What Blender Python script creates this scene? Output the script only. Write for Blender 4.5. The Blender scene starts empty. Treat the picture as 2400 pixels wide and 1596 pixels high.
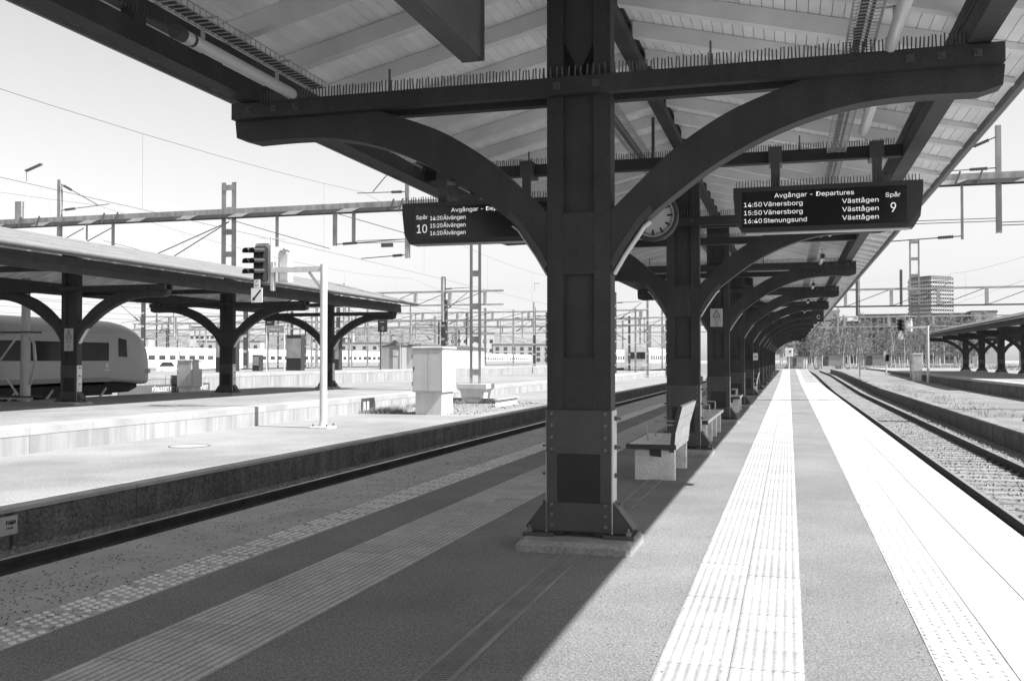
import bpy, math, random
from mathutils import Vector, Matrix, noise
random.seed(11)
R = math.radians
SC = bpy.context.scene
COL = SC.collection

# ---------------------------------------------------------------- camera, sky, sun, exposure
cam = bpy.data.cameras.new('camera'); cam_o = bpy.data.objects.new('camera', cam); COL.objects.link(cam_o)
cam_o.location = (0, 0, 1.5)
cam.sensor_width = 36.0; cam.lens = 34.25; cam.clip_start = 0.05; cam.clip_end = 4000
cam_o.rotation_euler = (R(90 + 1.13), 0, R(15.87))
SC.camera = cam_o
SUN = Vector((0.825, -0.10, 1.0)).normalized()          # direction towards the sun
SUN_EL = math.asin(SUN.z); SUN_AZ = math.atan2(SUN.x, SUN.y)
w = bpy.data.worlds.new('World'); SC.world = w; w.use_nodes = True
nt = w.node_tree; nt.nodes.clear()
o_ = nt.nodes.new('ShaderNodeOutputWorld'); b_ = nt.nodes.new('ShaderNodeBackground')
s_ = nt.nodes.new('ShaderNodeTexSky'); s_.sky_type = 'NISHITA'; s_.sun_disc = False
s_.sun_elevation = SUN_EL; s_.sun_rotation = SUN_AZ; s_.air_density = 1.0; s_.dust_density = 0.8; s_.ozone_density = 1.0
h_ = nt.nodes.new('ShaderNodeHueSaturation'); h_.inputs['Saturation'].default_value = 0.0   # black-and-white film
nt.links.new(s_.outputs[0], h_.inputs['Color']); nt.links.new(h_.outputs[0], b_.inputs['Color'])
b_.inputs['Strength'].default_value = 0.078
nt.links.new(b_.outputs[0], o_.inputs[0])
sl = bpy.data.lights.new('sun', 'SUN'); sl.energy = 5.0; sl.angle = R(0.53); sl.color = (1, 1, 1)
so = bpy.data.objects.new('sun', sl); COL.objects.link(so)
so.rotation_euler = SUN.to_track_quat('Z', 'Y').to_euler(); so.location = (40, -10, 60)
SC.view_settings.view_transform = 'Standard'; SC.view_settings.look = 'None'
SC.view_settings.exposure = 1.12; SC.view_settings.gamma = 1.0
SC.view_settings.use_curve_mapping = False
SC.render.engine = 'CYCLES'
SC.cycles.max_bounces = 8; SC.cycles.diffuse_bounces = 6; SC.cycles.glossy_bounces = 3
SC.cycles.use_denoising = True

# ---------------------------------------------------------------- materials
MATS = {}
def mat(name, v, rough=.8, var=.18, scale=3.0, bump=0.0, bscale=60.0, metal=0.0, spec=.3, speck=0.0, sscale=120.0,
        streak=0.0, each=0.0, emit=0.0, blotch=0.0):
    """grey procedural material: cloudy variation, optional fine speckle, vertical streaks, per-object tone and bump"""
    m = bpy.data.materials.new(name); m.use_nodes = True; n = m.node_tree; N = n.nodes; L = n.links
    p = N['Principled BSDF']; p.inputs['Roughness'].default_value = rough; p.inputs['Metallic'].default_value = metal
    p.inputs['Specular IOR Level'].default_value = spec
    tc = N.new('ShaderNodeTexCoord'); oi = N.new('ShaderNodeObjectInfo')
    add = N.new('ShaderNodeVectorMath'); add.operation = 'ADD'
    mul = N.new('ShaderNodeMath'); mul.operation = 'MULTIPLY'; mul.inputs[1].default_value = 57.0
    L.new(oi.outputs['Random'], mul.inputs[0]); L.new(tc.outputs['Object'], add.inputs[0]); L.new(mul.outputs[0], add.inputs[1])
    def noise_(sc, det=4.0, vec=None):
        t = N.new('ShaderNodeTexNoise'); t.inputs['Scale'].default_value = sc; t.inputs['Detail'].default_value = det
        L.new(vec or add.outputs[0], t.inputs['Vector']); return t.outputs['Fac']
    def rng(src, lo, hi, a=.3, b=.7):
        r = N.new('ShaderNodeMapRange'); r.inputs['From Min'].default_value = a; r.inputs['From Max'].default_value = b
        r.inputs['To Min'].default_value = lo; r.inputs['To Max'].default_value = hi; L.new(src, r.inputs['Value']); return r.outputs[0]
    def times(a, b):
        q = N.new('ShaderNodeMath'); q.operation = 'MULTIPLY'; L.new(a, q.inputs[0]); L.new(b, q.inputs[1]); return q.outputs[0]
    f = rng(noise_(scale, 6.0), v * (1 - var), v * (1 + var))
    if speck: f = times(f, rng(noise_(sscale, 2.0), 1 - speck, 1 + speck * .8, .36, .64))
    if blotch: f = times(f, rng(noise_(scale * .23, 3.0), 1 - blotch, 1.0, .40, .56))
    if streak:
        mp = N.new('ShaderNodeMapping'); mp.inputs['Scale'].default_value = (2.2, 2.2, .12); L.new(add.outputs[0], mp.inputs['Vector'])
        f = times(f, rng(noise_(2.0, 5.0, mp.outputs[0]), 1 - streak, 1 + streak * .25, .38, .60))
    if each: f = times(f, rng(oi.outputs['Random'], 1 - each, 1 + each, 0, 1))
    L.new(f, p.inputs['Base Color'])
    if bump:
        bn = N.new('ShaderNodeBump'); bn.inputs['Strength'].default_value = bump; bn.inputs['Distance'].default_value = .02
        L.new(noise_(bscale, 3.0), bn.inputs['Height']); L.new(bn.outputs[0], p.inputs['Normal'])
    if emit:
        p.inputs['Emission Color'].default_value = (1, 1, 1, 1); p.inputs['Emission Strength'].default_value = emit
    MATS[name] = m; return m

mat('asphalt', .212, .9, .12, 1.2, .5, 160, speck=.34, sscale=80, blotch=.13)
mat('ribslab', .43, .8, .12, 5, .25, 120, each=.10, speck=.14, sscale=60)
mat('ribbase', .29, .85, .12, 5, .25, 120, each=.10, speck=.14, sscale=60)
mat('studtop', .66, .7, .08, 5, each=.06)
mat('studslab', .40, .8, .12, 5, .2, 120, each=.10, speck=.14, sscale=60)
mat('edgeslab', .375, .85, .10, 2.5, .2, 90, each=.08, speck=.12, sscale=80)
mat('joint', .06, .9, .2, 5)
mat('concrete', .34, .9, .16, 1.4, .3, 60, speck=.10, sscale=70)
mat('lowpave', .25, .9, .16, .8, .3, 60, speck=.22, sscale=30, blotch=.16)
mat('coping', .34, .85, .12, 1.5, .2, 90, each=.07, speck=.12, sscale=60, blotch=.10)
mat('wallconc', .30, .9, .12, .9, .2, 40, streak=.20, each=.03)
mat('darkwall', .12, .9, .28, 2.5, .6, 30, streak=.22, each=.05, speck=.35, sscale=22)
mat('ballast', .17, .95, .35, 6, .8, 30, speck=.55, sscale=26)
mat('stone', .21, .95, .3, 4, each=.35)
mat('yard', .30, .95, .2, .15, .3, 8, speck=.25, sscale=2.0, blotch=.2)
mat('sleeper', .20, .9, .25, 3, .3, 30, each=.15)
mat('rail_web', .045, .75, .3, 4, .2, 40)
mat('rail_head', .55, .28, .10, 2, metal=.9)
mat('timber', .037, .62, .22, 2.0, .3, 40, spec=.35, streak=.16, speck=.12, sscale=60)
mat('basepad', .30, .9, .2, 2, .4, 50, speck=.2, sscale=40)
mat('signband', .10, .7, .1, 1)
mat('lowpave_r', .20, .95, .18, 1.2, .4, 40, speck=.30, sscale=14, blotch=.2)
mat('weed', .24, .9, .35, 5)
mat('timber_dark', .030, .65, .25, 2.0, .25, 26, spec=.3)
mat('steelplate', .062, .5, .16, 3.0, .1, 40, spec=.4)
mat('galv', .45, .45, .15, 6, .1, 60, metal=.55)
mat('galv_plain', .50, .6, .14, 4, .1, 60)
mat('whiteboard', .87, .7, .07, 3, .06, 30, each=.05)
mat('rafter', .77, .7, .07, 3, .06, 30, each=.06)
mat('roofsheet', .20, .6, .12, 1.5, .1, 20, streak=.1)
mat('gutter', .15, .5, .1, 3)
mat('spike', .10, .5, .1, 3)
mat('lampglass', .50, .25, .05, 2, spec=.5)
mat('lampcap', .05, .5, .1, 2)
mat('black', .018, .55, .2, 3)
mat('boardcase', .035, .5, .15, 3, spec=.4)
mat('screen', .012, .18, .1, 3, spec=.4)
mat('led', .6, .5, .02, 3, emit=.26)
mat('signwhite', .72, .55, .05, 5)
mat('signgrey', .40, .6, .05, 5)
mat('signletter', .72, .6, .05, 5)
mat('clockface', .55, .4, .04, 3)
mat('boltgrey', .16, .5, .2, 8, metal=.3)
mat('hanger', .13, .55, .15, 3)
mat('white_paint', .60, .5, .08, 3, streak=.10)
mat('pale_paint', .50, .6, .08, 2, streak=.12)
mat('bench_conc', .66, .9, .14, 6, .4, 70, speck=.2, sscale=60)
mat('bench_wood', .5, .6, .14, 3, .15, 30, each=.1)
mat('bench_pale', .74, .6, .10, 3, .15, 30, each=.08)
mat('seatedge', .055, .6, .15, 3)
mat('glass', .03, .08, .1, 2, spec=.6)
mat('trainbody', .45, .35, .05, 1, spec=.5)
mat('trainlow', .26, .4, .06, 1, spec=.45)
mat('trainroof', .55, .5, .06, 1, spec=.4)
mat('trainwhite', .64, .4, .04, 1, spec=.5)
mat('trainband', .26, .4, .05, 1, spec=.5)
mat('under', .03, .7, .3, 3)
mat('mastgrey', .30, .6, .18, 2, .1, 30, streak=.25)
mat('mastdark', .10, .6, .2, 2)
mat('masthaze', .34, .7, .2, 2)  # mast steel with distance haze put into its colour
mat('trainglass', .025, .16, .1, 2, spec=.35)
mat('insul', .07, .3, .1, 2, spec=.5)
mat('drain', .10, .8, .2, 3)
mat('draintop', .22, .7, .2, 3)
mat('trainside', .30, .35, .05, 1, spec=.5)
mat('wire', .09, .5, .1, 2)
mat('facade', .34, .85, .08, .3, each=.04)
mat('facadepale', .46, .85, .06, .3)
mat('facadedark', .14, .85, .1, .3)
mat('window', .06, .2, .2, 3, spec=.5, each=.3)
mat('hill', .16, .95, .25, .03, .0, 3, speck=.3, sscale=.25)
mat('bark', .42, .9, .35, 4, each=.25)
mat('twig', .16, .9, .3, 3)
mat('bud', .21, .9, .3, 3)
mat('grass', .17, .9, .35, 5)
mat('debris', .05, .9, .3, 8)
mat('carwhite', .65, .3, .04, 1, spec=.5)
mat('paintmark', .06, .8, .4, 6, blotch=.5)

# ---------------------------------------------------------------- mesh helpers
class MB:
    def __init__(self): self.v = []; self.f = []
    def poly(self, pts, faces):
        b = len(self.v); self.v += [tuple(p) for p in pts]; self.f += [tuple(b + i for i in f) for f in faces]
    def box(self, x0, x1, y0, y1, z0, z1):
        self.poly([(x0,y0,z0),(x1,y0,z0),(x1,y1,z0),(x0,y1,z0),(x0,y0,z1),(x1,y0,z1),(x1,y1,z1),(x0,y1,z1)],
                  [(3,2,1,0),(4,5,6,7),(0,1,5,4),(1,2,6,5),(2,3,7,6),(3,0,4,7)]); return self
    def cbox(self, x0, x1, y0, y1, z0, z1, c=.01):
        """box with chamfered vertical and top edges"""
        q = [(x0+c,y0),(x1-c,y0),(x1,y0+c),(x1,y1-c),(x1-c,y1),(x0+c,y1),(x0,y1-c),(x0,y0+c)]
        cx, cy = (x0+x1)/2, (y0+y1)/2
        def ring(z, s): return [(x + (c if x < cx else -c)*s, y + (c if y < cy else -c)*s, z) for x, y in q]
        rings = [ring(z0,0), ring(z1-c,0), ring(z1,1)]
        pts = sum(rings, []); fs = [tuple(range(7,-1,-1)), tuple(range(16,24))]
        for k in range(2):
            for i in range(8): j = (i+1) % 8; fs.append((k*8+i, k*8+j, k*8+8+j, k*8+8+i))
        self.poly(pts, fs); return self
    def tube(self, p0, p1, r0, r1=None, n=8, caps=True):
        r1 = r0 if r1 is None else r1
        p0 = Vector(p0); p1 = Vector(p1); d = (p1 - p0)
        if d.length < 1e-6: return self
        d.normalize(); a = d.orthogonal().normalized(); b = d.cross(a)
        pts = []
        for p, r in ((p0, r0), (p1, r1)):
            for i in range(n):
                t = 2*math.pi*i/n + math.pi/n; pts.append(p + a*math.cos(t)*r + b*math.sin(t)*r)
        fs = [(i, (i+1) % n, n+(i+1) % n, n+i) for i in range(n)]
        if caps: fs += [tuple(range(n-1,-1,-1)), tuple(range(n, 2*n))]
        self.poly(pts, fs); return self
    def bar(self, p0, p1, wx, wz, up=(0,0,1)):
        """rectangular bar between two points: wx across, wz along 'up'"""
        p0 = Vector(p0); p1 = Vector(p1); d = (p1-p0).normalized(); u = Vector(up)
        s = d.cross(u)
        if s.length < 1e-4: s = d.cross(Vector((1,0,0)))
        s.normalize(); u = s.cross(d).normalized(); s *= wx/2; u *= wz/2
        pts = [p0-s-u, p0+s-u, p0+s+u, p0-s+u, p1-s-u, p1+s-u, p1+s+u, p1-s+u]
        self.poly(pts, [(0,1,2,3),(7,6,5,4),(0,4,5,1),(1,5,6,2),(2,6,7,3),(3,7,4,0)]); return self
    def prism(self, prof, a0, a1, axis='y'):
        """extrude a polygon: axis y -> (x,z) profile, axis x -> (y,z), axis z -> (x,y)"""
        n = len(prof)
        def P(p, a): return (p[0], a, p[1]) if axis == 'y' else ((a, p[0], p[1]) if axis == 'x' else (p[0], p[1], a))
        pts = [P(p, a0) for p in prof] + [P(p, a1) for p in prof]
        fs = [tuple(range(n)), tuple(range(2*n-1, n-1, -1))] + [(i, n+i, n+(i+1) % n, (i+1) % n) for i in range(n)]
        self.poly(pts, fs); return self
    def loft(self, rings, close=True, caps=True):
        n = len(rings[0]); pts = sum([list(r) for r in rings], []); fs = []
        for k in range(len(rings)-1):
            for i in range(n if close else n-1):
                j = (i+1) % n; fs.append((k*n+i, k*n+j, (k+1)*n+j, (k+1)*n+i))
        if caps: fs += [tuple(range(n-1,-1,-1)), tuple(range((len(rings)-1)*n, len(rings)*n))]
        self.poly(pts, fs); return self
    def disc(self, c, r, n=24, axis='y', depth=.01):
        c = Vector(c); d = {'y': Vector((0,depth,0)), 'x': Vector((depth,0,0)), 'z': Vector((0,0,depth))}[axis]
        return self.tube(c, c+d, r, r, n)
    def mesh(self, name, smooth=False):
        m = bpy.data.meshes.new(name); m.from_pydata(self.v, [], self.f); m.update()
        import bmesh
        bm = bmesh.new(); bm.from_mesh(m); bmesh.ops.recalc_face_normals(bm, faces=bm.faces); bm.to_mesh(m); bm.free()
        if smooth:
            for p in m.polygons: p.use_smooth = True
        return m
    def build(self, name, material, parent=None, smooth=False, loc=(0,0,0)):
        m = self.mesh(name, smooth); m.materials.append(MATS[material])
        return obj(name, m, parent, loc)
def obj(name, data, parent=None, loc=(0,0,0), rot=None, scale=None):
    o = bpy.data.objects.new(name, data); COL.objects.link(o); o.location = loc
    if rot: o.rotation_euler = rot
    if scale: o.scale = scale
    if parent: o.parent = parent
    return o
def tag(o, label=None, cat=None, group=None, kind=None):
    if label: o['label'] = label
    if cat: o['category'] = cat
    if group: o['group'] = group
    if kind: o['kind'] = kind
    return o
def thing(name, label, cat, loc=(0,0,0), rz=0.0, group=None):
    o = bpy.data.objects.new(name, None); COL.objects.link(o); o.empty_display_size = .2
    o.location = loc; o.rotation_euler = (0,0,rz); return tag(o, label, cat, group)
def copy_tree(o, parent=None):
    c = o.copy(); COL.objects.link(c); c.parent = parent
    for ch in list(o.children): copy_tree(ch, c)
    return c
def dup(o, loc, rz, label, group=None):
    c = copy_tree(o); c.location = loc; c.rotation_euler = (0,0,rz); tag(c, label, group=group); return c
def struct(o): o['kind'] = 'structure'; return o
try: FONT = bpy.data.fonts.load(bpy.utils.system_resource('DATAFILES', path='fonts') + '/Inter.woff2')   # Blender's own bundled typeface
except Exception: FONT = None
def text(body, size, material, parent, loc, rot=(R(90),0,0), align='LEFT', name='lettering', sx=1.0, bold=0.0, fit=None):
    c = bpy.data.curves.new('tmp_text', 'FONT'); c.body = body; c.size = size; c.align_x = align; c.align_y = 'CENTER'
    c.extrude = .002; c.offset = bold; c.resolution_u = 3
    if FONT: c.font = FONT
    t = bpy.data.objects.new('tmp_text', c); COL.objects.link(t)
    m = bpy.data.meshes.new_from_object(t); bpy.data.objects.remove(t); bpy.data.curves.remove(c)
    m.materials.clear(); m.materials.append(MATS[material])
    if fit:
        xs = [v.co.x for v in m.vertices]; sx = fit/(max(xs)-min(xs))
    return obj(name, m, parent, loc, rot, (sx,1,1))
def rise(y): return 0.0 if y < 65 else .010*(min(y, 112)-65)

# ---------------------------------------------------------------- ground, platforms, tracks
YS = [-8, 65, 112]
def strip(prof, ys, mb=None, zf=rise):
    mb = mb or MB(); mb.loft([[(x, y, z + zf(y)) for x, z in prof] for y in ys]); return mb
def rect(x0, x1, z0, z1): return [(x0,z0),(x1,z0),(x1,z1),(x0,z1)]
flat = lambda y: 0.0

g = MB(); g.poly([(-1500,-300,-.86),(1500,-300,-.86),(1500,3000,-.86),(-1500,3000,-.86)], [(0,1,2,3)])
struct(g.build('ground', 'yard'))

# middle platform: asphalt body with rows of slabs laid into it
plat = strip(rect(-5.13, 1.78, -1.0, 0.0), YS).build('platform', 'asphalt'); struct(plat)
def slab_mesh(name, w, l, t, material, kind=None):
    mb = MB(); mb.cbox(-w/2+.0015, w/2-.0015, -l/2+.0015, l/2-.0015, -t, .004, .003)
    if kind == 'rib':
        n = 6; p = (w-.012)/n
        n = 7; prof = [(-w/2+.002, -.01)]                        # rolled wave section
        for i in range(n*6+1):
            prof.append((-w/2 + .002 + (w-.004)*i/(n*6), .0045 + .0055*(.5-.5*math.cos(2*math.pi*i/6))))
        prof.append((w/2-.002, -.01)); mb.prism(prof, -l/2+.0016, l/2-.0016)
    if kind == 'stud':
        k = 0
        for i in range(5):
            for j in range(5):
                x = -w/2 + w*(i+.5)/5; y = -l/2 + l*(j+.25+(.5 if i % 2 else 0))/5
                if abs(y) > l/2-.024: continue
                mb.tube((x,y,.003), (x,y,.0105), .023, .018, 8)
    m = mb.mesh(name); m.materials.append(MATS[material])
    if kind:                                                     # paler stud tops and rib crests
        m.materials.append(MATS['studtop' if kind == 'stud' else 'ribslab'])
        for p in m.polygons:
            if p.center.z > (.0055 if kind == 'stud' else .0068): p.material_index = 1
    return m
rib = slab_mesh('ribbed_slab', .35, .35, .05, 'ribbase', 'rib')
stud = slab_mesh('studded_slab', .35, .35, .05, 'studslab', 'stud')
rib_far = MB(); stud_far = MB()
def lay(row_x, mesh, name, y0, n_near, far):
    y = y0; k = 0
    while y < 111.5:
        if k < n_near: obj(name, mesh, plat, (row_x, y, rise(y) + random.uniform(-.001,.0012)))
        else: far.cbox(row_x-.171, row_x+.171, y-.171, y+.171, rise(y)-.04, rise(y)+.006, .006)
        y += .35; k += 1
for x in (-.46, -.11, -3.19, -2.84): lay(x, rib, 'ribbed_slab', 1.9, 74, rib_far)
for x in (.855, -4.10): lay(x, stud, 'studded_slab', 1.9, 120, stud_far)
tag(rib_far.build('ribbed_slabs_beyond', 'ribslab', plat), kind='stuff')
tag(stud_far.build('studded_slabs_beyond', 'studslab', plat), kind='stuff')
inner = slab_mesh('edge_slab', .37, 1.4, .10, 'edgeslab'); outer = slab_mesh('coping_slab', .50, 1.4, .14, 'edgeslab')
inner_l = slab_mesh('edge_slab', .44, 1.4, .10, 'edgeslab'); outer_l = slab_mesh('coping_slab', .53, 1.4, .14, 'edgeslab')
y = 1.4
while y < 111.3:
    z = rise(y)
    obj('edge_slab', inner, plat, (1.215, y, z + random.uniform(-.001,.001))); obj('coping_slab', outer, plat, (1.652, y+.3, z))
    obj('edge_slab', inner_l, plat, (-4.497, y-.2, z)); obj('coping_slab', outer_l, plat, (-4.985, y+.25, z + random.uniform(-.001,.001)))
    y += 1.4
# drain channel along the middle
d = MB()
for x in (-1.69, -1.535): strip(rect(x-.012, x+.012, -.05, .006), YS, d)
d.build('drain_frame', 'draintop', plat)
strip(rect(-1.678, -1.547, -.05, .0015), YS).build('drain_channel', 'drain', plat)
d = MB(); y = 2.0
while y < 22: d.bar((-1.676, y, .003), (-1.549, y+.045, .003), .009, .005); y += .032
strip(rect(-1.617, -1.608, .001, .0055), YS, d)
tag(d.build('drain_grating', 'draintop', plat), kind='stuff')
# a low concrete upstand under the coping
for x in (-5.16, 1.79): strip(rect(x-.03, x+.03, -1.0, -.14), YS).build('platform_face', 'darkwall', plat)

# low islands beside the tracks
low_l = strip(rect(-13.7, -8.90, -1.0, -.25), [-8, 110], zf=flat).build('low_platform_left', 'lowpave'); struct(low_l)
low_r = strip(rect(5.42, 10.05, -1.0, -.25), [18, 65, 112, 140]).build('low_platform_right', 'lowpave_r'); struct(low_r)
def panels(parent, x0, x1, z0, z1, ya, yb, step, material, name, zf=flat, jit=.006, gap=.012):
    m = MB(); m.cbox(-(x1-x0)/2, (x1-x0)/2, -step/2+gap, step/2-gap, 0, z1-z0, min(.012, gap*2)); me = m.mesh(name); me.materials.append(MATS[material])
    y = ya + step/2
    while y < yb: obj(name, me, parent, ((x0+x1)/2 + random.uniform(-jit, jit), y, z0 + zf(y))); y += step
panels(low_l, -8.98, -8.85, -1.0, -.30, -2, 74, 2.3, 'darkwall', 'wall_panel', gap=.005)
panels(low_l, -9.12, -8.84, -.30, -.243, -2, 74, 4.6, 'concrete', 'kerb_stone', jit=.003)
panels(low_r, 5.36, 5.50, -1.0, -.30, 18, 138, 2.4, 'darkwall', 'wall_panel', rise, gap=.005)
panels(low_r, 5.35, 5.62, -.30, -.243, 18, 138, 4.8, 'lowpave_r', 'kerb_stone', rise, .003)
# high platforms left and right, and the one beyond the grey train
high_l = strip(rect(-22.7, -13.68, -1.0, .25), [-8, 112], zf=flat).build('high_platform_left', 'lowpave'); struct(high_l)
panels(high_l, -13.72, -13.58, -.6, .10, -2, 112, 3.4, 'wallconc', 'wall_panel', jit=.002, gap=.003)
panels(high_l, -14.25, -13.572, .10, .256, -2, 112, 1.7, 'coping', 'coping_slab', jit=.001, gap=.003)
high_r = strip(rect(10.0, 22.0, -1.0, .42), [24, 65, 112, 140], zf=flat).build('high_platform_right', 'lowpave'); struct(high_r)
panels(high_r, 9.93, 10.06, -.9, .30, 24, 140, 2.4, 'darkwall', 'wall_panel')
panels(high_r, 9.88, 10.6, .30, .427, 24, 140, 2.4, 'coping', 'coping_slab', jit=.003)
far_p = strip(rect(-38, -26.4, -1.0, .80), [10, 150], zf=flat).build('far_platform_left', 'lowpave'); struct(far_p)
panels(far_p, -26.46, -26.32, -.9, .66, 10, 150, 3.0, 'wallconc', 'wall_panel')
panels(far_p, -27.0, -26.312, .66, .806, 10, 150, 3.0, 'coping', 'coping_slab', jit=.003)
# ballast beds
for nm, a, b in (('left', -8.95, -5.2), ('right', 1.82, 5.45), ('far', -26.4, -22.65)):
    struct(strip(rect(a, b, -1.0, -.756 if nm == 'right' else -.735), [-8, 65, 112, 190] if nm == 'right' else [-8, 65, 112], zf=rise if nm == 'right' else flat).build('ballast_bed_' + nm, 'ballast'))
# banked ground beyond the platform ends
mb = MB(); nx, ny = 60, 30; pts = []
for j in range(ny+1):
    for i in range(nx+1):
        x = -70 + 190*i/nx; yy = 113 + 260*(j/ny)**1.4
        t = min(1, max(0, (yy-113)/70)); edge = min(1, max(0, (x+60)/40))
        pts.append((x, yy, -.82 + edge*(.10 + 1.0*t) + .18*noise.noise(Vector((x*.13, yy*.1, 0)))*t))
fs = [(j*(nx+1)+i, j*(nx+1)+i+1, (j+1)*(nx+1)+i+1, (j+1)*(nx+1)+i) for j in range(ny) for i in range(nx)]
mb.poly(pts, fs); struct(mb.build('terrain', 'ballast', smooth=True))

# tracks
def rail_profile(xc, zt):
    return [(xc-.062, zt-.165), (xc+.062, zt-.165), (xc+.058, zt-.15), (xc+.010, zt-.13), (xc+.010, zt-.045), (xc+.034, zt-.034), (xc+.034, zt-.003),
            (xc-.034, zt-.003), (xc-.034, zt-.034), (xc-.010, zt-.045), (xc-.010, zt-.13), (xc-.058, zt-.15)]
sl_m = MB().cbox(-1.25, 1.25, -.12, .12, -.2, 0, .02).mesh('sleeper'); sl_m.materials.append(MATS['sleeper'])
clip_m = MB().box(-.05, .05, -.03, .03, 0, .035).box(-.02, .06, -.045, -.03, 0, .06).mesh('rail_clip'); clip_m.materials.append(MATS['rail_web'])
def track(label, xc, y0, y1, ys, zt=-.56, zf=flat, clips=None, sleepers=True, parentless=False):
    t = thing('railway_track', label, 'track', (0, y0, 0), 0, 'railway tracks')
    T = lambda mb: [(a, b-y0, c) for a, b, c in mb.v]
    for s in (-1, 1):
        m = strip(rail_profile(xc + s*.752, zt), ys, zf=zf); m.v = T(m); r = m.build('rail', 'rail_web', t)
        m = strip(rect(xc+s*.752-.030, xc+s*.752+.030, zt-.004, zt), ys, zf=zf); m.v = T(m); m.build('running_surface', 'rail_head', r)
    if sleepers:
        y = y0
        while y < y1:
            obj('sleeper', sl_m, t, (xc, y-y0, zt-.168 + zf(y)))
            if clips and y < clips:
                for s in (-1, 1):
                    for q in (-1, 1): obj('rail_clip', clip_m, t, (xc + s*.752 + q*.10, y-y0, zt-.165 + zf(y)), (0,0,0 if q > 0 else math.pi))
            y += .62
    return t
track('track in shade between the middle platform and the left low platform', -7.08, 1.5, 72, [-8, 65, 112])
track('sunlit track with fastened rails beside the middle platform on the right', 3.60, 2.0, 110, [-8, 65, 112, 190], zf=rise, clips=24)
track('track under the grey train beyond the left canopy', -24.55, 12, 60, [-8, 65, 112])
track('distant track carrying the long white train', -71.0, 40, 60, [30, 300], zt=-.62)
struct(strip(rect(-62, -55, -.9, -.10), [60, 120], zf=flat).build('service_road', 'lowpave'))

# loose ballast stones
def stones(name, n, x0, x1, y0, y1, z, s0, s1, zf=flat, material='stone', gap=None):
    mb = MB()
    for k in range(n):
        t = random.random()**1.7; yy = y0 + (y1-y0)*t; xx = random.uniform(x0, x1)
        if gap and any(abs(xx-c) < .09 for c in gap): continue
        s = random.uniform(s0, s1); a = random.uniform(0, 6.3); zz = z + zf(yy) + random.uniform(-.3,.4)*s
        ca, sa = math.cos(a), math.sin(a)
        P = [(-1,-.7,-.6),(1,-.8,-.6),(.8,.9,-.6),(-.8,.7,-.6),(-.4,-.3,.6),(.6,-.2,.7),(.1,.6,.5)]
        P = [(xx + s*(p[0]*ca-p[1]*sa)*random.uniform(.7,1.2), yy + s*(p[0]*sa+p[1]*ca)*random.uniform(.7,1.2), zz + s*p[2]*random.uniform(.7,1.2)) for p in P]
        mb.poly(P, [(0,1,5,4),(1,2,6,5),(2,3,6),(3,0,4,6),(4,5,6)])
    o = mb.build(name, material); return tag(o, kind='stuff')
tag(stones('ballast_stones', 12000, 1.95, 5.3, 4.5, 45, -.742, .018, .038, rise, gap=(2.848, 4.352)), 'loose grey ballast stones between the right hand rails', 'stones')
tag(stones('ballast_stones', 4200, -8.8, -7.2, 5.5, 45, -.725, .018, .042, gap=(-7.832,)), 'dark ballast stones along the shaded left hand rail', 'stones')
tag(stones('rubble', 900, 6.4, 9.8, 19, 31, -.235, .03, .13), 'broken concrete rubble on the low platform by the right track', 'rubble')
tag(stones('gravel_patch', 1500, -13.3, -9.6, 29.5, 40, -.25, .015, .05), 'pale gravel around the cabinet below the left wall', 'gravel')
# dry debris blown on the left slabs
mb = MB()
for k in range(3600):
    yy = 4.5 + 26*random.random()**1.6; xx = random.choice((random.gauss(-4.75,.22), random.gauss(-4.25,.30), random.uniform(-5.2,-3.95)))
    if not -5.22 < xx < -3.9: continue
    s = random.uniform(.005,.013); a = random.uniform(0,6.3); z = .0062
    c, q = math.cos(a)*s, math.sin(a)*s
    mb.poly([(xx+c,yy+q,z),(xx-q*.5,yy+c*.5,z+s*.5),(xx-c,yy-q,z),(xx+q*.5,yy-c*.5,z+s*.2)], [(0,1,2),(0,2,3)])
tag(mb.build('debris', 'debris'), 'dark dry debris scattered over the shaded left edge slabs', 'debris', kind='stuff')
mb = MB()                                                        # grit and gum on the sunlit slabs
for k in range(1100):
    yy = 2.6 + 16*random.random()**2; xx = random.choice((random.uniform(-.66,.10), random.gauss(-.65,.03), random.gauss(.07,.03), random.gauss(.67,.04), random.uniform(.10,1.85), random.uniform(-1.3,-.6)))
    s = random.uniform(.0025,.0065); a = random.uniform(0,6.3); z = .0118 if -.62 < xx < .05 or .69 < xx < 1.02 else (.0048 if xx > 1.0 else .0015)
    mb.poly([(xx+s*math.cos(a+i*1.26), yy+s*1.3*math.sin(a+i*1.26), z+.0005*(i % 2)) for i in range(5)], [(0,1,2,3,4)])
tag(mb.build('grit', 'debris'), 'fine dark grit and gum spots on the sunlit platform slabs', 'grit', kind='stuff')
# grass tufts at the foot of the left wall and on the right island
def grass(name, label, n, x0, x1, y0, y1, z, h):
    mb = MB()
    for k in range(n):
        xx = random.uniform(x0,x1); yy = random.uniform(y0,y1)
        if noise.noise(Vector((xx*.9, yy*.5, 3))) < -.05: continue
        for q in range(5):
            a = random.uniform(0,6.3); b = h*random.uniform(.3,1); dx, dy = math.cos(a), math.sin(a)
            mb.poly([(xx-dy*.006,yy+dx*.006,z),(xx+dy*.006,yy-dx*.006,z),(xx+dx*b*.5,yy+dy*b*.5,z+b)], [(0,1,2)])
    tag(mb.build(name, 'weed'), label, 'grass', kind='stuff')
grass('grass', 'dry grass growing at the foot of the left retaining wall', 1300, -13.5, -12.3, 29, 37, -.25, .22)
grass('weeds', 'weeds along the edge of the low platform right of the track', 1000, 5.65, 7.3, 28, 70, -.245, .13)

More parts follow.
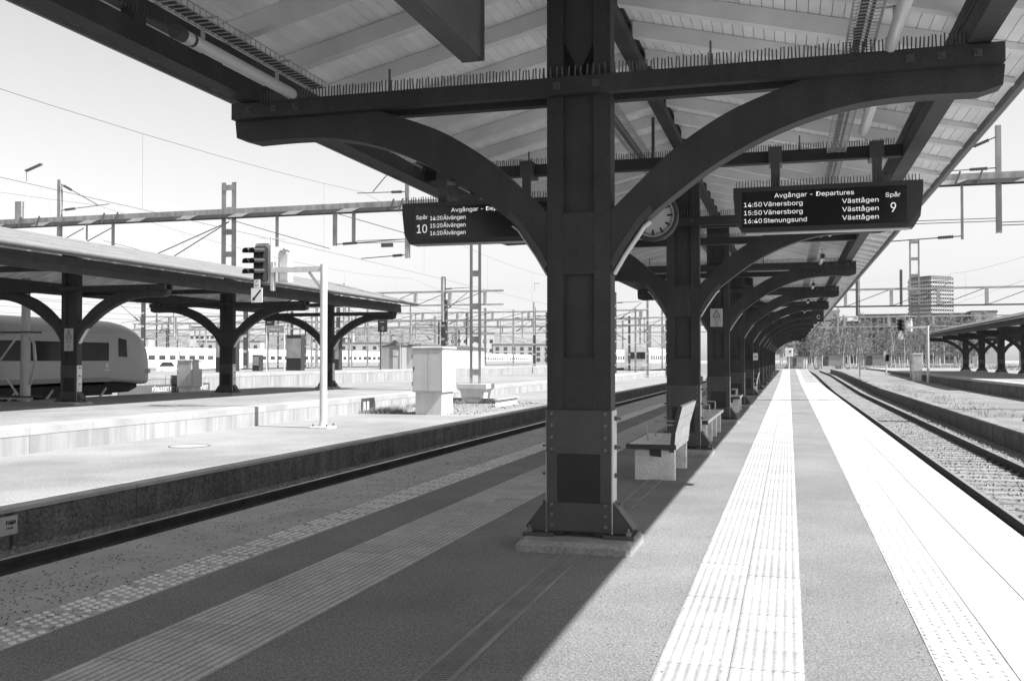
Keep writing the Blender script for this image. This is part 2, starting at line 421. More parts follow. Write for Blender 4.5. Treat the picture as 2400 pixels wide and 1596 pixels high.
# ---------------------------------------------------------------- canopies
PITCH = .245; HW = 3.70; ZE = 4.13
LOW = [(.262,2.20),(.36,2.36),(.51,2.575),(.78,2.80),(1.11,3.03),(1.56,3.255),(2.02,3.392),(2.47,3.436),(2.96,3.43),(3.11,3.475),(3.125,3.622)]
UPP = [(1.74,3.622),(1.40,3.505),(1.11,3.377),(.78,3.165),(.515,2.93),(.262,2.69)]
def smooth(pts, n=4):
    out = []
    for i in range(len(pts)-1):
        p = [Vector(pts[max(0,min(len(pts)-1,i+k))]) for k in (-1,0,1,2)]
        for j in range(n):
            t = j/n; out.append(tuple(.5*((2*p[1]) + (p[2]-p[0])*t + (2*p[0]-5*p[1]+4*p[2]-p[3])*t*t + (3*p[1]-p[0]-3*p[2]+p[3])*t**3)))
    return out + [pts[-1]]
LOW = smooth(LOW[:9]) + LOW[9:]; UPP = smooth(UPP)
def spikes(mb, x0, x1, y, z, h, step=.028, axis='x'):
    a = x0
    while a < x1:
        hh = h*random.uniform(.88,1.05); dx = random.uniform(-.006,.006); r = .0068
        b = len(mb.v); p = (a, y) if axis == 'x' else (y, a)
        for t, q in ((0,0),(1,1)):
            for i in range(3):
                an = 2.094*i; mb.v.append((p[0]+r*math.cos(an)+dx*q, p[1]+r*math.sin(an)+dx*q*.5, z+hh*q))
        for i in range(3): j = (i+1) % 3; mb.f.append((b+i, b+j, b+3+j, b+3+i))
        a += step
def canopy(name, label, cx, ycols, y0, y1, dz, bz, mids, n_detail, spike_n, base_rise=False, rafter_step=.95, board_w=.1, ladder=False, solid=False):
    t = thing(name, label, 'canopy', (cx, 0, 0))
    zr = lambda u: ZE + dz + PITCH*(HW-abs(u))
    def zz(z): return z+bz if z <= 1.2 else (z+dz if z >= 2.1 else z + bz + (dz-bz)*(z-1.2)/.9)
    def warp(mb): mb.v = [(a, b, zz(c)) for a, b, c in mb.v]; return mb
    # --- column and its sub-parts as shared meshes
    M = {}
    m = MB()
    for s in (-1, 1): m.box(min(s*.125,s*.26), max(s*.125,s*.26), -.10, .10, .10, 1.2); m.box(min(s*.125,s*.26), max(s*.125,s*.26), -.10, .10, 1.2, 2.1); m.box(min(s*.125,s*.26), max(s*.125,s*.26), -.10, .10, 2.1, 4.74)
    m.box(-.125, .125, -.055, .055, .10, 1.2); m.box(-.125, .125, -.055, .055, 1.2, 2.1); m.box(-.125, .125, -.055, .055, 2.1, 4.74)
    M['column'] = (warp(m).mesh('column'), 'timber')
    m = MB().box(-.1245, .1245, -.096, .096, .75, 1.2).box(-.1245,.1245,-.096,.096,1.2,1.52); M['block1'] = (warp(m).mesh('block'), 'timber')
    m = MB().box(-.1245, .1245, -.096, .096, 2.185, 2.68); M['block2'] = (warp(m).mesh('block'), 'timber')
    m = MB().box(-.1245, .1245, -.096, .096, .12, .36); M['block3'] = (warp(m).mesh('block'), 'timber')
    m = MB().box(-.1745, .1745, -.1045, .1045, .3605, .7495); M['shade_fill'] = (warp(m).mesh('recess_shade'), 'timber_dark')  # dark board standing in for the shade inside the open recess
    m = MB().cbox(-.265, .265, -.114, -.1005, .75, 1.098, .003); M['plate1'] = (warp(m).mesh('steel_plate'), 'steelplate')
    m = MB().cbox(-.265, .265, -.114, -.1005, .135, .36, .003); M['plate2'] = (warp(m).mesh('steel_plate'), 'steelplate')
    for k, s in (('rim1',-1),('rim2',1)):
        m = MB().box(min(s*.175,s*.262), max(s*.175,s*.262), -.109, -.1005, .362, .748); M[k] = (warp(m).mesh('steel_strip'), 'steelplate')
        m = MB().box(min(s*.2605,s*.272), max(s*.2605,s*.272), -.098, .098, .12, 1.095); M['side'+k] = (warp(m).mesh('side_plate'), 'galv_plain')
        m = MB()
        for yy in (-.085, .085): m.prism([(s*.2725,.125),(s*.43,.125),(s*.43,.15),(s*.2725,.36)], yy-.006, yy+.006)
        m.bar((s*.276,0,.365), (s*.435,0,.155), .19, .010)
        M['gus'+k] = (warp(m).mesh('gusset'), 'steelplate')
        m = MB().cbox(min(s*.20,s*.45), max(s*.20,s*.45), -.16, .16, .085, .118, .004); M['foot'+k] = (warp(m).mesh('foot_plate'), 'steelplate')
    m = MB(); m.cbox(-.455, .455, -.37, .37, 0, .088, .035); M['base'] = (warp(m).mesh('concrete_base'), 'basepad')
    bolt = MB(); bolt.tube((0,0,0), (0,-.012,0), .015, .013, 8); bolt = bolt.mesh('bolt'); bolt.materials.append(MATS['boltgrey'])
    sbolt = MB(); sbolt.tube((0,0,0), (.02,0,0), .020, .020, 6).tube((.02,0,0),(.05,0,0),.009,.009,6); sbolt = sbolt.mesh('bolt'); sbolt.materials.append(MATS['mastdark'])
    nut = MB().tube((0,0,0),(0,0,.03),.024,.022,6).tube((0,0,.03),(0,0,.055),.010,.010,6).mesh('anchor_nut'); nut.materials.append(MATS['boltgrey'])
    wash = MB().box(-.028,.028,-.006,0,-.028,.028).tube((0,-.006,0),(0,-.022,0),.014,.012,6).mesh('washer'); wash.materials.append(MATS['steelplate'])
    # arches and beams
    AR = {}
    for s in (-1, 1):
        m = MB(); m.prism([(s*a, zz(b)) for a, b in LOW+UPP], -.095, .095); AR[s] = m.mesh('bracket'); AR[s].materials.append(MATS['timber'])
        m = MB()
        m.loft([[(s*(u+.010), -.06, zz(z)-.006), (s*(u+.010), .06, zz(z)-.006), (s*(u+.001), .06, zz(z)+.002), (s*(u+.001), -.06, zz(z)+.002)] for u, z in [(.268,2.19),(.36,2.345),(.51,2.56),(.56,2.60)]])
        AR[s*2] = m.mesh('bracket_plate'); AR[s*2].materials.append(MATS['galv_plain'])
        m = MB()
        m.loft([[(s*(u-.028), -.102, zz(z)+.052), (s*(u-.028), -.0955, zz(z)+.052), (s*(u-.002), -.0955, zz(z)+.008), (s*(u-.002), -.102, zz(z)+.008)] for u, z in [(.285,2.22),(.36,2.36),(.51,2.575),(.60,2.66)]])
        AR[s*3] = m.mesh('bracket_strap'); AR[s*3].materials.append(MATS['steelplate'])
    m = MB().cbox(-3.11, 3.11, -.19, -.1005, 3.618+dz, 3.76+dz, .006); bf = m.mesh('cross_beam'); bf.materials.append(MATS['timber'])
    m = MB().cbox(-3.11, 3.11, .1005, .19, 3.618+dz, 3.76+dz, .006); bb = m.mesh('cross_beam'); bb.materials.append(MATS['timber'])
    m = MB()
    for q in (-1,1): m.bar((q*.22,-.03,4.2+dz),(q*.03,-.03,3.80+dz),.05,.07)
    brace = m.mesh('brace'); brace.materials.append(MATS['timber'])
    m = MB().cbox(-2.88, 2.88, -.065, .065, 3.79+dz, 3.925+dz, .005); mid = m.mesh('tie_beam'); mid.materials.append(MATS['timber_dark'])
    m = MB(); spikes(m, -3.0, -.28, -.145, 3.757+dz, .105); spikes(m, .28, 3.0, -.145, 3.757+dz, .105); spikes(m, -.27, .27, -.145, 3.757+dz, .10, .05)
    for u in (-1.62, 1.05, 2.1): m.box(u-.008,u+.008,-.15,-.135,3.757+dz,3.757+dz+.20)
    SPK = m.mesh('bird_spikes'); SPK.materials.append(MATS['spike'])
    m = MB(); spikes(m, -2.8, 2.8, 0, 3.922+dz, .09)
    for u in (-1.5, 1.75): m.box(u-.008,u+.008,-.008,.008,3.922+dz,4.10+dz)
    SPM = m.mesh('bird_spikes'); SPM.materials.append(MATS['spike'])
    for k, yc in enumerate(ycols):
        rz = rise(yc) if base_rise else 0
        c = obj('column', M['column'][0], t, (0, yc, 0))
        if not M['column'][0].materials: M['column'][0].materials.append(MATS['timber'])
        for key in ('shade_fill','block1','block2','block3','plate1','plate2','rim1','rim2','siderim1','siderim2','gusrim1','gusrim2','footrim1','footrim2','base'):
            me, ma = M[key]
            if not me.materials: me.materials.append(MATS[ma])
            obj(me.name.split('.')[0], me, c, (0, 0, rz if key == 'base' else 0))
            if key in ('plate1','plate2','rim1','rim2') and k < n_detail: obj(me.name.split('.')[0], me, c, (0,0,0), (0,0,math.pi))
        if k < n_detail:
            for s in (-1, 1):
                for z in (1.07,.975,.88,.785,.344,.263,.178): obj('bolt', bolt, c, (s*.218, -.114, zz(z)))
                for z in (1.03,.80,.574,.348): obj('bolt', sbolt, c, (s*.272, 0, zz(z)), (0,0,0 if s > 0 else math.pi))
                for yy in (-.12,.12): obj('anchor_nut', nut, c, (s*.40, yy, zz(.118)))
        for s in (-1, 1):
            b = obj('bracket', AR[s], t, (0, yc, 0)); obj('bracket_plate', AR[s*2], b); obj('bracket_strap', AR[s*3], b)
        b = obj('cross_beam', bf, t, (0, yc, 0)); obj('cross_beam', bb, t, (0, yc, 0))
        if k < n_detail:
            for u in (-2.93,-2.69,-2.48,-.16,.16,2.48,2.69,2.93): obj('washer', wash, b, (u, -.19, 3.69+dz))
        obj('brace', brace, t, (0, yc, 0))
        if k < spike_n: tag(obj('bird_spikes', SPK, t, (0, yc, 0)), kind='stuff')
    for k, ym in enumerate(mids):
        obj('tie_beam', mid, t, (0, ym, 0))
        if k < spike_n: tag(obj('bird_spikes', SPM, t, (0, ym, 0)), kind='stuff')
    # purlins, ridge
    for s in (-1, 1):
        x0, x1 = sorted((s*2.86, s*3.02))
        MB().box(x0, x1, y0+.1, y1-.1, 3.765+dz, 3.93+dz).build('purlin', 'timber', t)
        x0, x1 = sorted((s*2.88, s*3.00))
        p = MB().box(x0, x1, y0+.1, y1-.1, 4.02+dz, 4.128+dz).build('purlin', 'timber', t)
        if solid: MB().box(x0-.006, x1+.006, y0+.1, y1-.1, 3.9305+dz, 4.0195+dz).build('purlin', 'timber', t); continue
        m = MB().box(x0+.005, x1-.005, -.07, .07, 3.9305+dz, 4.0195+dz).mesh('packing_block'); m.materials.append(MATS['timber'])
        y = y0 + .5
        while y < min(y1, y0+70): obj('packing_block', m, p, (0, y, 0)); y += 1.0
        if spike_n:
            m = MB(); spikes(m, max(y0,4), min(y1, 34), s*2.885, 4.0+dz, .085, .04, 'y'); tag(m.build('bird_spikes', 'spike', t), kind='stuff')
    rb = MB().box(-.075, .075, y0+.1, y1-.1, 4.745+dz, 4.86+dz).build('ridge_beam', 'timber', t)
    m = MB().box(-.05,.05,-.06,.06,4.8605+dz,5.0+dz).mesh('ridge_post'); m.materials.append(MATS['timber'])
    y = y0+.6
    while y < min(y1, y0+60): obj('ridge_post', m, rb, (0, y, 0)); y += 1.0
    MB().box(-.045, .045, y0+.1, y1-.1, 4.99+dz, 5.03+dz).build('ridge_beam', 'timber', t)
    # rafters and boards
    RF = {}
    for s in (-1, 1):
        m = MB(); m.prism([(s*.078, zr(.078)-.004), (s*3.665, zr(3.665)-.004), (s*3.665, zr(3.665)-.06), (s*3.06, zr(3.06)-.07), (s*3.05, zr(3.05)-.165), (s*.078, zr(.078)-.165)], -.055, .055)
        RF[s] = m.mesh('rafter'); RF[s].materials.append(MATS['rafter'])
    y = y0 + .25
    while y < y1-.05:
        for s in (-1, 1): obj('rafter', RF[s], t, (0, y, 0))
        y += rafter_step
    n = int(round((HW-.0)/board_w))
    for s in (-1, 1):
        for i in range(n):
            a, b = i*HW/n + .003, (i+1)*HW/n - .003; j = random.uniform(0,.0015)
            m = MB(); m.prism([(s*a, zr(a)+j), (s*b, zr(b)+j), (s*b, zr(b)+.022), (s*a, zr(a)+.022)], y0, y1); m.build('roof_board', 'whiteboard', t)
    top = MB()
    for s in (-1, 1): top.prism([(0, zr(0)+.024), (s*3.72, zr(3.72)+.024), (s*3.72, zr(3.72)+.055), (0, zr(0)+.055)], y0-.06, y1+.06)
    rs = top.build('roof_sheet', 'roofsheet', t)
    m = MB()
    y = y0
    for s in (-1, 1):
        for q in (.9, 1.9, 2.9): m.bar((s*q, y0-.05, zr(q)+.06), (s*q, y1+.05, zr(q)+.06), .03, .02)
    m.build('roof_seam', 'roofsheet', rs)
    for s in (-1, 1):
        x0, x1 = sorted((s*3.705, s*3.735)); MB().box(x0, x1, y0-.05, y1+.05, zr(HW)-.075, zr(HW)+.018).build('fascia', 'gutter', t)
        m = MB(); cx0 = s*3.775; ring = [(cx0 + .048*math.cos(a), zr(HW)+.01 + .048*math.sin(a)) for a in [math.pi + math.pi*i/6 for i in range(7)]]
        ring = ring + [(p[0], p[1]+.004) if i in (0,6) else (cx0+(p[0]-cx0)*.9, zr(HW)+.01+(p[1]-zr(HW)-.01)*.9) for i, p in reversed(list(enumerate(ring)))]
        m.prism(ring, y0-.08, y1+.08); m.build('gutter', 'gutter', t)
    if ladder:
        return t
    m = MB()
    for yy in (y0-.03, y1+.03):
        for s in (-1,1): m.bar((0,yy,zr(0)-.02),(s*3.70,yy,zr(3.70)-.02),.03,.12)
    m.build('verge_board', 'gutter', t)
    return t
YC = [7.75 + 8*i for i in range(13)]
C1 = canopy('platform_canopy', 'dark timber canopy with arched brackets over the middle platform', -1.62, [-.25]+YC, -3.5, 105.6, 0, 0,
            [y+4 for y in YC[:-1]], 5, 6, base_rise=True, ladder=True)
C2 = canopy('platform_canopy', 'dark timber canopy over the left platform ending above its third column', -19.1, [14.8, 22.6, 30.4, 38.2], 6.0, 39.2, -.24, .25,
            [18.7, 26.5, 34.3], 3, 0, board_w=.2, solid=True)
C3 = canopy('platform_canopy', 'dark arched canopy half hidden at the right edge behind the signal', 16.0, [68, 76, 84, 92, 100], 60.0, 101.5, -.20, .42,
            [72, 80, 88, 96], 0, 0, board_w=.4, solid=True)

# ---------------------------------------------------------------- things under the middle canopy
XC = -1.62
def tube_lamp(label, x, y0, y1, z=3.70):
    t = thing('tube_lamp', label, 'lamp', (x, y0, z), 0, 'tube lamps under the canopy'); L = y1-y0
    m = MB(); n = 12; rings = []
    for yy, r in ((.06,.038),(.07,.045),(L-.09,.045),(L-.04,.040),(L-.012,.027),(L,.010)):
        rings.append([(r*math.cos(2*math.pi*i/n), yy, r*math.sin(2*math.pi*i/n)) for i in range(n)])
    m.loft(rings); m.build('glass_tube', 'lampglass', t, smooth=True)
    m = MB().tube((0,-.03,0),(0,.065,0),.050,.050,12).tube((0,.15,0),(0,.18,0),.0475,.0475,12); m.build('end_cap', 'lampcap', t)
    m = MB()
    for yy in (.3, L-.3): m.box(-.01,.01,yy-.012,yy+.012,.05,.20); m.box(-.12,.12,yy-.012,yy+.012,.19,.20)
    m.build('bracket', 'galv', t)
    return t
names = ['nearest', 'second', 'third', 'fourth', 'fifth', 'sixth', 'seventh', 'eighth', 'ninth', 'tenth', 'eleventh', 'twelfth']
k = 0
for i, yc in enumerate(YC[:6]):
    for a, b in ((yc-2.05, yc-.42), (yc+.75, yc+2.25)):
        if k >= 12: break
        tube_lamp(f'{names[k]} pale tube lamp under the right side of the middle canopy', .70, a, b)
        k += 1
for k, (a, b) in enumerate(((5.65, 7.28), (8.5, 10.0))):
    tube_lamp(f'{["nearest","second"][k]} pale tube lamp under the left side of the middle canopy', -3.95, a, b)
def cable_ladder(label, x, y0, y1, z, w=.10, twist=0.0):
    t = thing('cable_ladder', label, 'cable tray', (x, y0, z)); L = y1-y0
    for s in (-1, 1):
        m = MB()
        m.bar((s*w, 0, 0), (s*w, L, 0), .006, .006); m.bar((s*w, 0, .05), (s*w, L, .05), .006, .006); m.build('side_wire', 'galv', t)
    m = MB(); y = .02
    while y < min(L, 40):
        m.bar((-w, y, 0), (w, y, 0), .006, .006); m.bar((-w, y, 0), (-w, y, .05), .006, .006); m.bar((w, y, 0), (w, y, .05), .006, .006); y += .07
    tag(m.build('cross_wires', 'galv', t), kind='stuff')
    m = MB().bar((-.03,0,.018),(-.03,L,.018),.05,.024).bar((.03,0,.014),(.03,L,.014),.02,.02); m.build('cable', 'lampcap', t)
    return t
cable_ladder('wire cable tray running beside the right hand tube lamps', .53, -1, 100, 3.86)
cable_ladder('wire cable tray running beside the left hand tube lamps', -3.81, -1, 7.42, 3.78, .07)
cable_ladder('wire cable tray beside the ridge behind the nearest column', -1.95, 8.4, 31, 4.30, .12)
t = thing('junction_box', 'small pale junction box under the ridge behind the nearest column', 'junction box', (-1.60, 10.6, 4.42))
MB().cbox(-.10,.10,-.07,.07,0,.13,.01).build('housing', 'galv_plain', t); MB().tube((0,0,.13),(0,0,.32),.02).build('stem', 'lampcap', t)
t = thing('steel_hanger', 'folded steel channel hanging from the roof left of the nearest column', 'bracket', (-2.50, 7.65, 3.98))
MB().box(-.11,.044,-2.6,0,-.004,.012).build('flange', 'hanger', t)
MB().prism([(-2.6,.012),(0,.012),(0,.62),(-2.6,.62)], .045, .06, 'x').build('web', 'hanger', t)
MB().box(-.115,.085,0,.014,-.006,.64).build('end_plate', 'hanger', t)

# departure boards
def departure_board(label, x0, x1, left, head, platform, rows, dest2):
    w = x1-x0; t = thing('departure_board', label, 'departure board', ((x0+x1)/2, 11.5, 2.96)); h = w/2
    prof = [(-h+.10,0),(h-.10,0),(h-.03,.12),(h,.40),(h,.52),(-h,.52),(-h,.40),(-h+.03,.12)]
    MB().prism(prof, 0, .20).build('case', 'boardcase', t)
    sx0, sx1 = -h+.10 + (.02 if left else 0), h-.17
    if left: sx0, sx1 = -h+.17, h-.10
    MB().box(sx0, sx1, -.006, .0, .055, .465).build('screen', 'screen', t)
    m = MB().box(-h+.14, h-.14, .03, .17, -.012, .0); m.build('sill', 'galv_plain', t)
    for q in (-.55, .55): MB().box(q-.05,q+.05,.07,.13,.52,.98).build('hanger', 'steelplate', t); MB().box(q-.075,q+.075,.06,.40,.80,.99).build('clamp', 'steelplate', t)
    m = MB(); spikes(m, -h+.03, h-.03, .05, .52, .085, .034); tag(m.build('bird_spikes', 'spike', t), kind='stuff')
    y = -.010
    if left:
        sp, c0, cd, ch = sx0+.02, sx0+.205, sx0+.385, sx0+.49
    else:
        sp, c0, cd, ch = sx1-.225, sx0+.012, sx0+.235, sx0+.357
    text(head, .096, 'led', t, (ch, y, .412), fit=.86)
    text('Spår', .090, 'led', t, (sp, y, .335 if left else .365), fit=.155)
    text(platform, .205, 'led', t, (sp + (.0 if left else .045), y, .19 if left else .225), name='platform_number', sx=.85)
    for i, (a, b) in enumerate(rows):
        z = .318 - i*.094
        text(a, .098, 'led', t, (c0, y, z), fit=.165 if left else .20); text(b, .098, 'led', t, (cd, y, z), fit=(.295 if left else .043*len(b)))
        if dest2: text(dest2, .098, 'led', t, (sx0+1.09, y, z), fit=.385)
    return t
departure_board('black departure board for platform 9 hanging on the right of the canopy', -.61, 1.43, False, 'Avgångar - Departures', '9',
                (('14:50','Vänersborg'),('15:50','Vänersborg'),('16:40','Stenungsund')), 'Västtågen')
departure_board('black departure board for platform 10 hanging left of the nearest column', -4.72, -2.60, True, 'Avgångar - Departures', '10',
                (('14:20','Älvängen'),('15:20','Älvängen'),('16:20','Älvängen')), None)

# clock behind the right hand bracket
t = thing('platform_clock', 'round white station clock partly hidden behind the nearest right bracket', 'clock', (-1.74, 13.0, 3.42))
n = 40
MB().disc((0,0,0), .29, n, 'y', .10).build('face', 'clockface', t)
m = MB(); rr = []
for i in range(n):
    a = 2*math.pi*i/n; c, s = math.cos(a), math.sin(a)
    rr.append([(c*.285, -.004, s*.285), (c*.30, -.035, s*.30), (c*.335, -.03, s*.335), (c*.345, .02, s*.345), (c*.335, .11, s*.335), (c*.285, .105, s*.285)])
rr.append(rr[0]); m.loft(rr, caps=False); m.build('rim', 'steelplate', t, smooth=True)
m = MB()
for i in range(60):
    a = 2*math.pi*i/60; c, s = math.cos(a), math.sin(a); big = i % 5 == 0
    m.bar((c*(.19 if big else .235), -.004, s*(.19 if big else .235)), (c*.265, -.004, s*.265), .006, .024 if big else .010, up=(-s,0,c))
m.build('minute_marks', 'black', t)
m = MB().bar((0,-.010,0),(.11,-.010,.10),.004,.024,up=(-.7,0,.7)); m.build('hand', 'black', t)
m = MB().bar((0,-.014,0),(-.17,-.014,.15),.004,.018,up=(.7,0,.7)); m.build('hand', 'black', t)
MB().tube((0,.05,.33),(0,.05,1.33),.022).build('stem', 'steelplate', t)

# benches
def bench(label, y, back, z=0.0, L=1.9, legs=2):
    t = thing('bench', label, 'bench', (-1.62, y, z), 0, 'benches along the middle of the platform')
    for i in range(legs):
        yy = .12 + i*(L-.5)/max(1, legs-1)
        lg = MB().cbox(-.25, .25, yy, yy+.11, 0, .375, .008).build('leg', 'bench_conc', t)
        MB().prism([(-.06,.30),(.08,.285),(.08,.375),(.06,.43),(-.05,.43),(-.07,.375)], yy-.004, yy+.13).build('saddle', 'seatedge', lg)
    for i in range(4):
        x = -.32 + i*.145; MB().cbox(x, x+.138, -.02, L, .425, .452, .004).build('seat_slat', 'bench_pale' if back else 'bench_wood', t)
    MB().box(-.335, .28, -.032, -.021, .395, .455).build('seat_edge', 'seatedge', t); MB().box(-.34,-.323,-.02,L,.395,.45).build('seat_edge', 'seatedge', t)
    if back:
        prof = [(.20,.36),(.255,.36),(.275,.60),(.36,.93),(.315,.935),(.225,.61)]
        MB().prism(prof, -.03, -.012).build('end_board', 'seatedge', t)
        for a, b in (((.20,.36),(.225,.60)),((.225,.608),(.268,.765)),((.27,.772),(.315,.93))):
            d = (Vector((b[0]-a[0], b[1]-a[1]))).normalized(); nrm = (d.y*.04, -d.x*.04)
            MB().prism([a, b, (b[0]+nrm[0], b[1]+nrm[1]), (a[0]+nrm[0], a[1]+nrm[1])], -.011, L).build('back_board', 'bench_pale', t)
    else:
        MB().box(.262, .285, -.03, L+.01, .405, .456).build('seat_edge', 'signwhite', t)
    for yy in ([.55, L-.55] if back else [.5, L/2, L-.5]):
        m = MB(); p = [(-.15,yy,.45),(-.15,yy,.66),(.24,yy,.66)] if back else [(-.20,yy,.45),(-.20,yy,.64),(.15,yy,.64),(.15,yy,.45)]
        for a, b in zip(p, p[1:]): m.tube(a, b, .011, .011, 6)
        m.build('armrest', 'galv', t)
    return t
bench('bench with a tall pale backrest standing before the second column', 12.1, True)
bench('long backless bench between the second and third columns', 17.0, False, L=4.0, legs=4)
bench('short backless bench between the third and fourth columns', 28.2, False, L=1.9)
bench('far bench with backrest before the sixth column', 43.4, True, z=0)

# signs
def warning_sign(label, loc, w, h, rz=0):
    t = thing('warning_sign', label, 'sign', loc, rz)
    MB().cbox(-w/2, w/2, -.006, 0, -h/2, h/2, .002).build('panel', 'signgrey', t)
    a = w*.29; zt = h*.43; zb = h*.06
    m = MB(); P = [Vector((-a,-.009,zb)), Vector((a,-.009,zb)), Vector((0,-.009,zt))]
    for i in range(3): m.bar(P[i], P[(i+1) % 3], .004, w*.055, up=(0,0,1) if i == 0 else (1,0,.5))
    m.bar((-.01*w*3,-.009,zb+(zt-zb)*.62),(.02*w,-.009,zb+(zt-zb)*.36),.004,w*.03,up=(1,0,.6)); m.bar((.02*w,-.009,zb+(zt-zb)*.40),(-.01*w,-.009,zb+(zt-zb)*.16),.004,w*.03,up=(1,0,.6))
    m.build('warning_triangle', 'black', t)
    text('Livsfarlig ledning', w*.105, 'black', t, (0,-.009,-h*.03), align='CENTER'); text('Beröring av ledning', w*.09, 'black', t, (0,-.009,-h*.12), align='CENTER')
    for i, s in enumerate(('Danger', 'High voltage', 'Keep off')): text(s, w*.085, 'black', t, (0,-.009,-h*(.24+.085*i)), align='CENTER')
    return t
warning_sign('grey high voltage warning sign on the front of the third column', (-1.655, 23.63, 2.50), .29, .43)
warning_sign('warning plate with triangle on the nearest column of the left canopy', (-19.08, 22.47, 2.05), .30, .62)
def letter_sign(label, loc, letter, w=.48, h=.66, post=None, hang=None):
    t = thing('section_sign', label, 'sign', loc, 0, 'platform section signs')
    MB().cbox(-w/2, w/2, 0, .10, 0, h, .02).build('panel', 'boardcase', t)
    text(letter, h*.46, 'signletter', t, (w*.06,-.004,h*.30), align='CENTER', name='letter'); text('Vagnläge', h*.125, 'signletter', t, (-w*.02,-.004,h*.82), align='CENTER')
    if post: MB().box(-w*.28,-w*.28+.09,.02,.09,-post,0).build('post', 'mastdark', t)
    if hang: MB().tube((0,.05,h),(0,.05,h+hang),.025).build('hanger', 'steelplate', t)
    return t
letter_sign('hanging section sign C under the right eave of the middle canopy', (1.12, 41, 3.02), 'C', .47, .64, hang=.30)
letter_sign('small distant section sign D under the far end of the middle canopy', (1.12, 88, 3.05), 'D', .5, .62, hang=.25)
letter_sign('section sign C on a post seen under the left canopy', (-33.8, 58.9, 3.33), 'C', .70, .85, post=2.53)
letter_sign('section sign C on a post just right of the left canopy', (-26.9, 62.0, 3.40), 'C', .70, .85, post=2.6)
t = thing('wall_notice', 'small white notice on the dark wall at the lower left edge', 'sign', (-8.825, 9.40, -.335))
MB().prism([(-.16,-.22),(.155,-.22),(.155,.0),(-.16,0)], 0, .008, 'x').build('panel', 'signgrey', t)
text('FARA', .085, 'black', t, (.010, .13, -.075), rot=(R(90),0,R(90)), align='RIGHT', bold=.002); text('Gå ej här', .035, 'black', t, (.010, .09, -.14), rot=(R(90),0,R(90)), align='RIGHT')
t = thing('column_notice', 'little white notice on the right side of the fifth column', 'sign', (-1.34, 39.55, 1.62)); MB().box(-.02,.16,-.01,0,-.14,.14).build('panel', 'signwhite', t); MB().box(.02,.12,-.014,-.01,-.02,.02).build('mark', 'black', t)

# signals on gallows
def gallows_signal(label, loc, s=1.0, ident='262'):
    t = thing('railway_signal', label, 'signal', loc, 0, 'gallows signals on the low platforms')
    MB().tube((0,0,0),(0,0,4.20),.095,.090,14).build('pole', 'white_paint', t, smooth=False)
    m = MB().cbox(-.26,.26,-.26,.26,0,.05,.02)
    m.build('foot_plate', 'white_paint', t)
    m = MB()
    for a in range(4): m.tube((.19*(1 if a % 2 else -1), .19*(1 if a > 1 else -1), .05), (.19*(1 if a % 2 else -1), .19*(1 if a > 1 else -1), .11), .022, .022, 6)
    m.build('foot_bolts', 'mastdark', t)
    MB().box(-1.48,-.06,-.07,.07,4.02,4.15).build('arm', 'white_paint', t)
    MB().bar((-.42,0,4.01),(-.06,0,3.55),.05,.06).build('strut', 'white_paint', t)
    hd = MB().cbox(-1.98,-1.60,-.16,.02,3.80,4.72,.06).build('signal_head', 'black', t)
    MB().cbox(-2.02,-1.56,.021,.05,3.74,4.80,.05).build('back_board', 'white_paint', t)
    for col in (-1.885,-1.695):
        for r in range(3):
            z = 4.58 - r*.27
            m = MB(); m.tube((col,-.16,z),(col,-.15,z),.075,.075,12)
            n = 10
            rings = [[(col+sh+.09*math.cos(a), yy, z+dz_+.09*math.sin(a)) for a in [math.pi*(-.15+1.3*i/n) for i in range(n+1)]] for yy, sh, dz_ in ((-.16,0,0),(-.42,-.15,-.02))]
            m.loft(rings, close=False, caps=False); m.build('lamp_hood', 'black', hd)
    MB().cbox(-1.42,-1.00,.10,.30,3.78,4.62,.09).build('rear_signal_case', 'white_paint', t)
    MB().tube((-1.20,.15,4.60),(-1.06,-.04,4.66),.07,.05,10).build('rear_lamp', 'galv_plain', t)
    m = MB().tube((-1.52,.0,3.6),(-1.52,0,4.95),.02).tube((-1.90,.0,4.95),(-1.10,.1,4.90),.012).build('cable_rail', 'galv_plain', t)
    MB().box(-1.50,-1.42,-.06,.06,3.55,4.30).build('mounting', 'galv_plain', t)
    MB().box(-1.92,-1.74,-.175,-.165,3.62,3.84).build('number_plate', 'signwhite', t)
    text('G', .085, 'black', t, (-1.83,-.178,3.785), align='CENTER', name='number'); text(ident, .085, 'black', t, (-1.83,-.178,3.69), align='CENTER', name='number')
    pl = MB().cbox(-2.00,-1.66,-.185,-.17,3.24,3.62,.01).build('arrow_plate', 'signwhite', t)
    m = MB().bar((-1.71,-.190,3.565),(-1.90,-.190,3.345),.004,.045,up=(1,0,-1)); m.prism([(-1.95,3.29),(-1.86,3.31),(-1.935,3.385)],-.192,-.188); m.build('arrow', 'black', pl)
    return t
gallows_signal('white gallows signal with arrow plate on the left low platform', (-11.5, 22.75, -.25))
gs = gallows_signal('distant white gallows signal on the low platform by the right canopy', (9.6, 75.5, -.25), ident='264')
def small_signal(label, loc, h=1.7):
    t = thing('post_signal', label, 'signal', loc)
    MB().tube((0,0,0),(0,0,h),.07,.06,10).build('post', 'white_paint', t)
    MB().cbox(-.26,.04,.02,.06,h-.1,h+1.05,.04).build('back_board', 'white_paint', t)
    hd = MB().cbox(-.06,.26,-.12,.015,h+.05,h+.70,.05).build('signal_head', 'black', t)
    for c in (.02,.19):
        for r in range(2): MB().tube((c,-.12,h+.55-.3*r),(c,-.26,h+.57-.3*r),.07,.075,10,caps=False).build('lamp_hood', 'black', hd)
    MB().box(-.12,.12,-.15,.15,0,.06).build('foot_plate', 'galv_plain', t)
small_signal('post signal with dark head among the tracks right of the far platform end', (9.0, 100, -.1), 1.4)
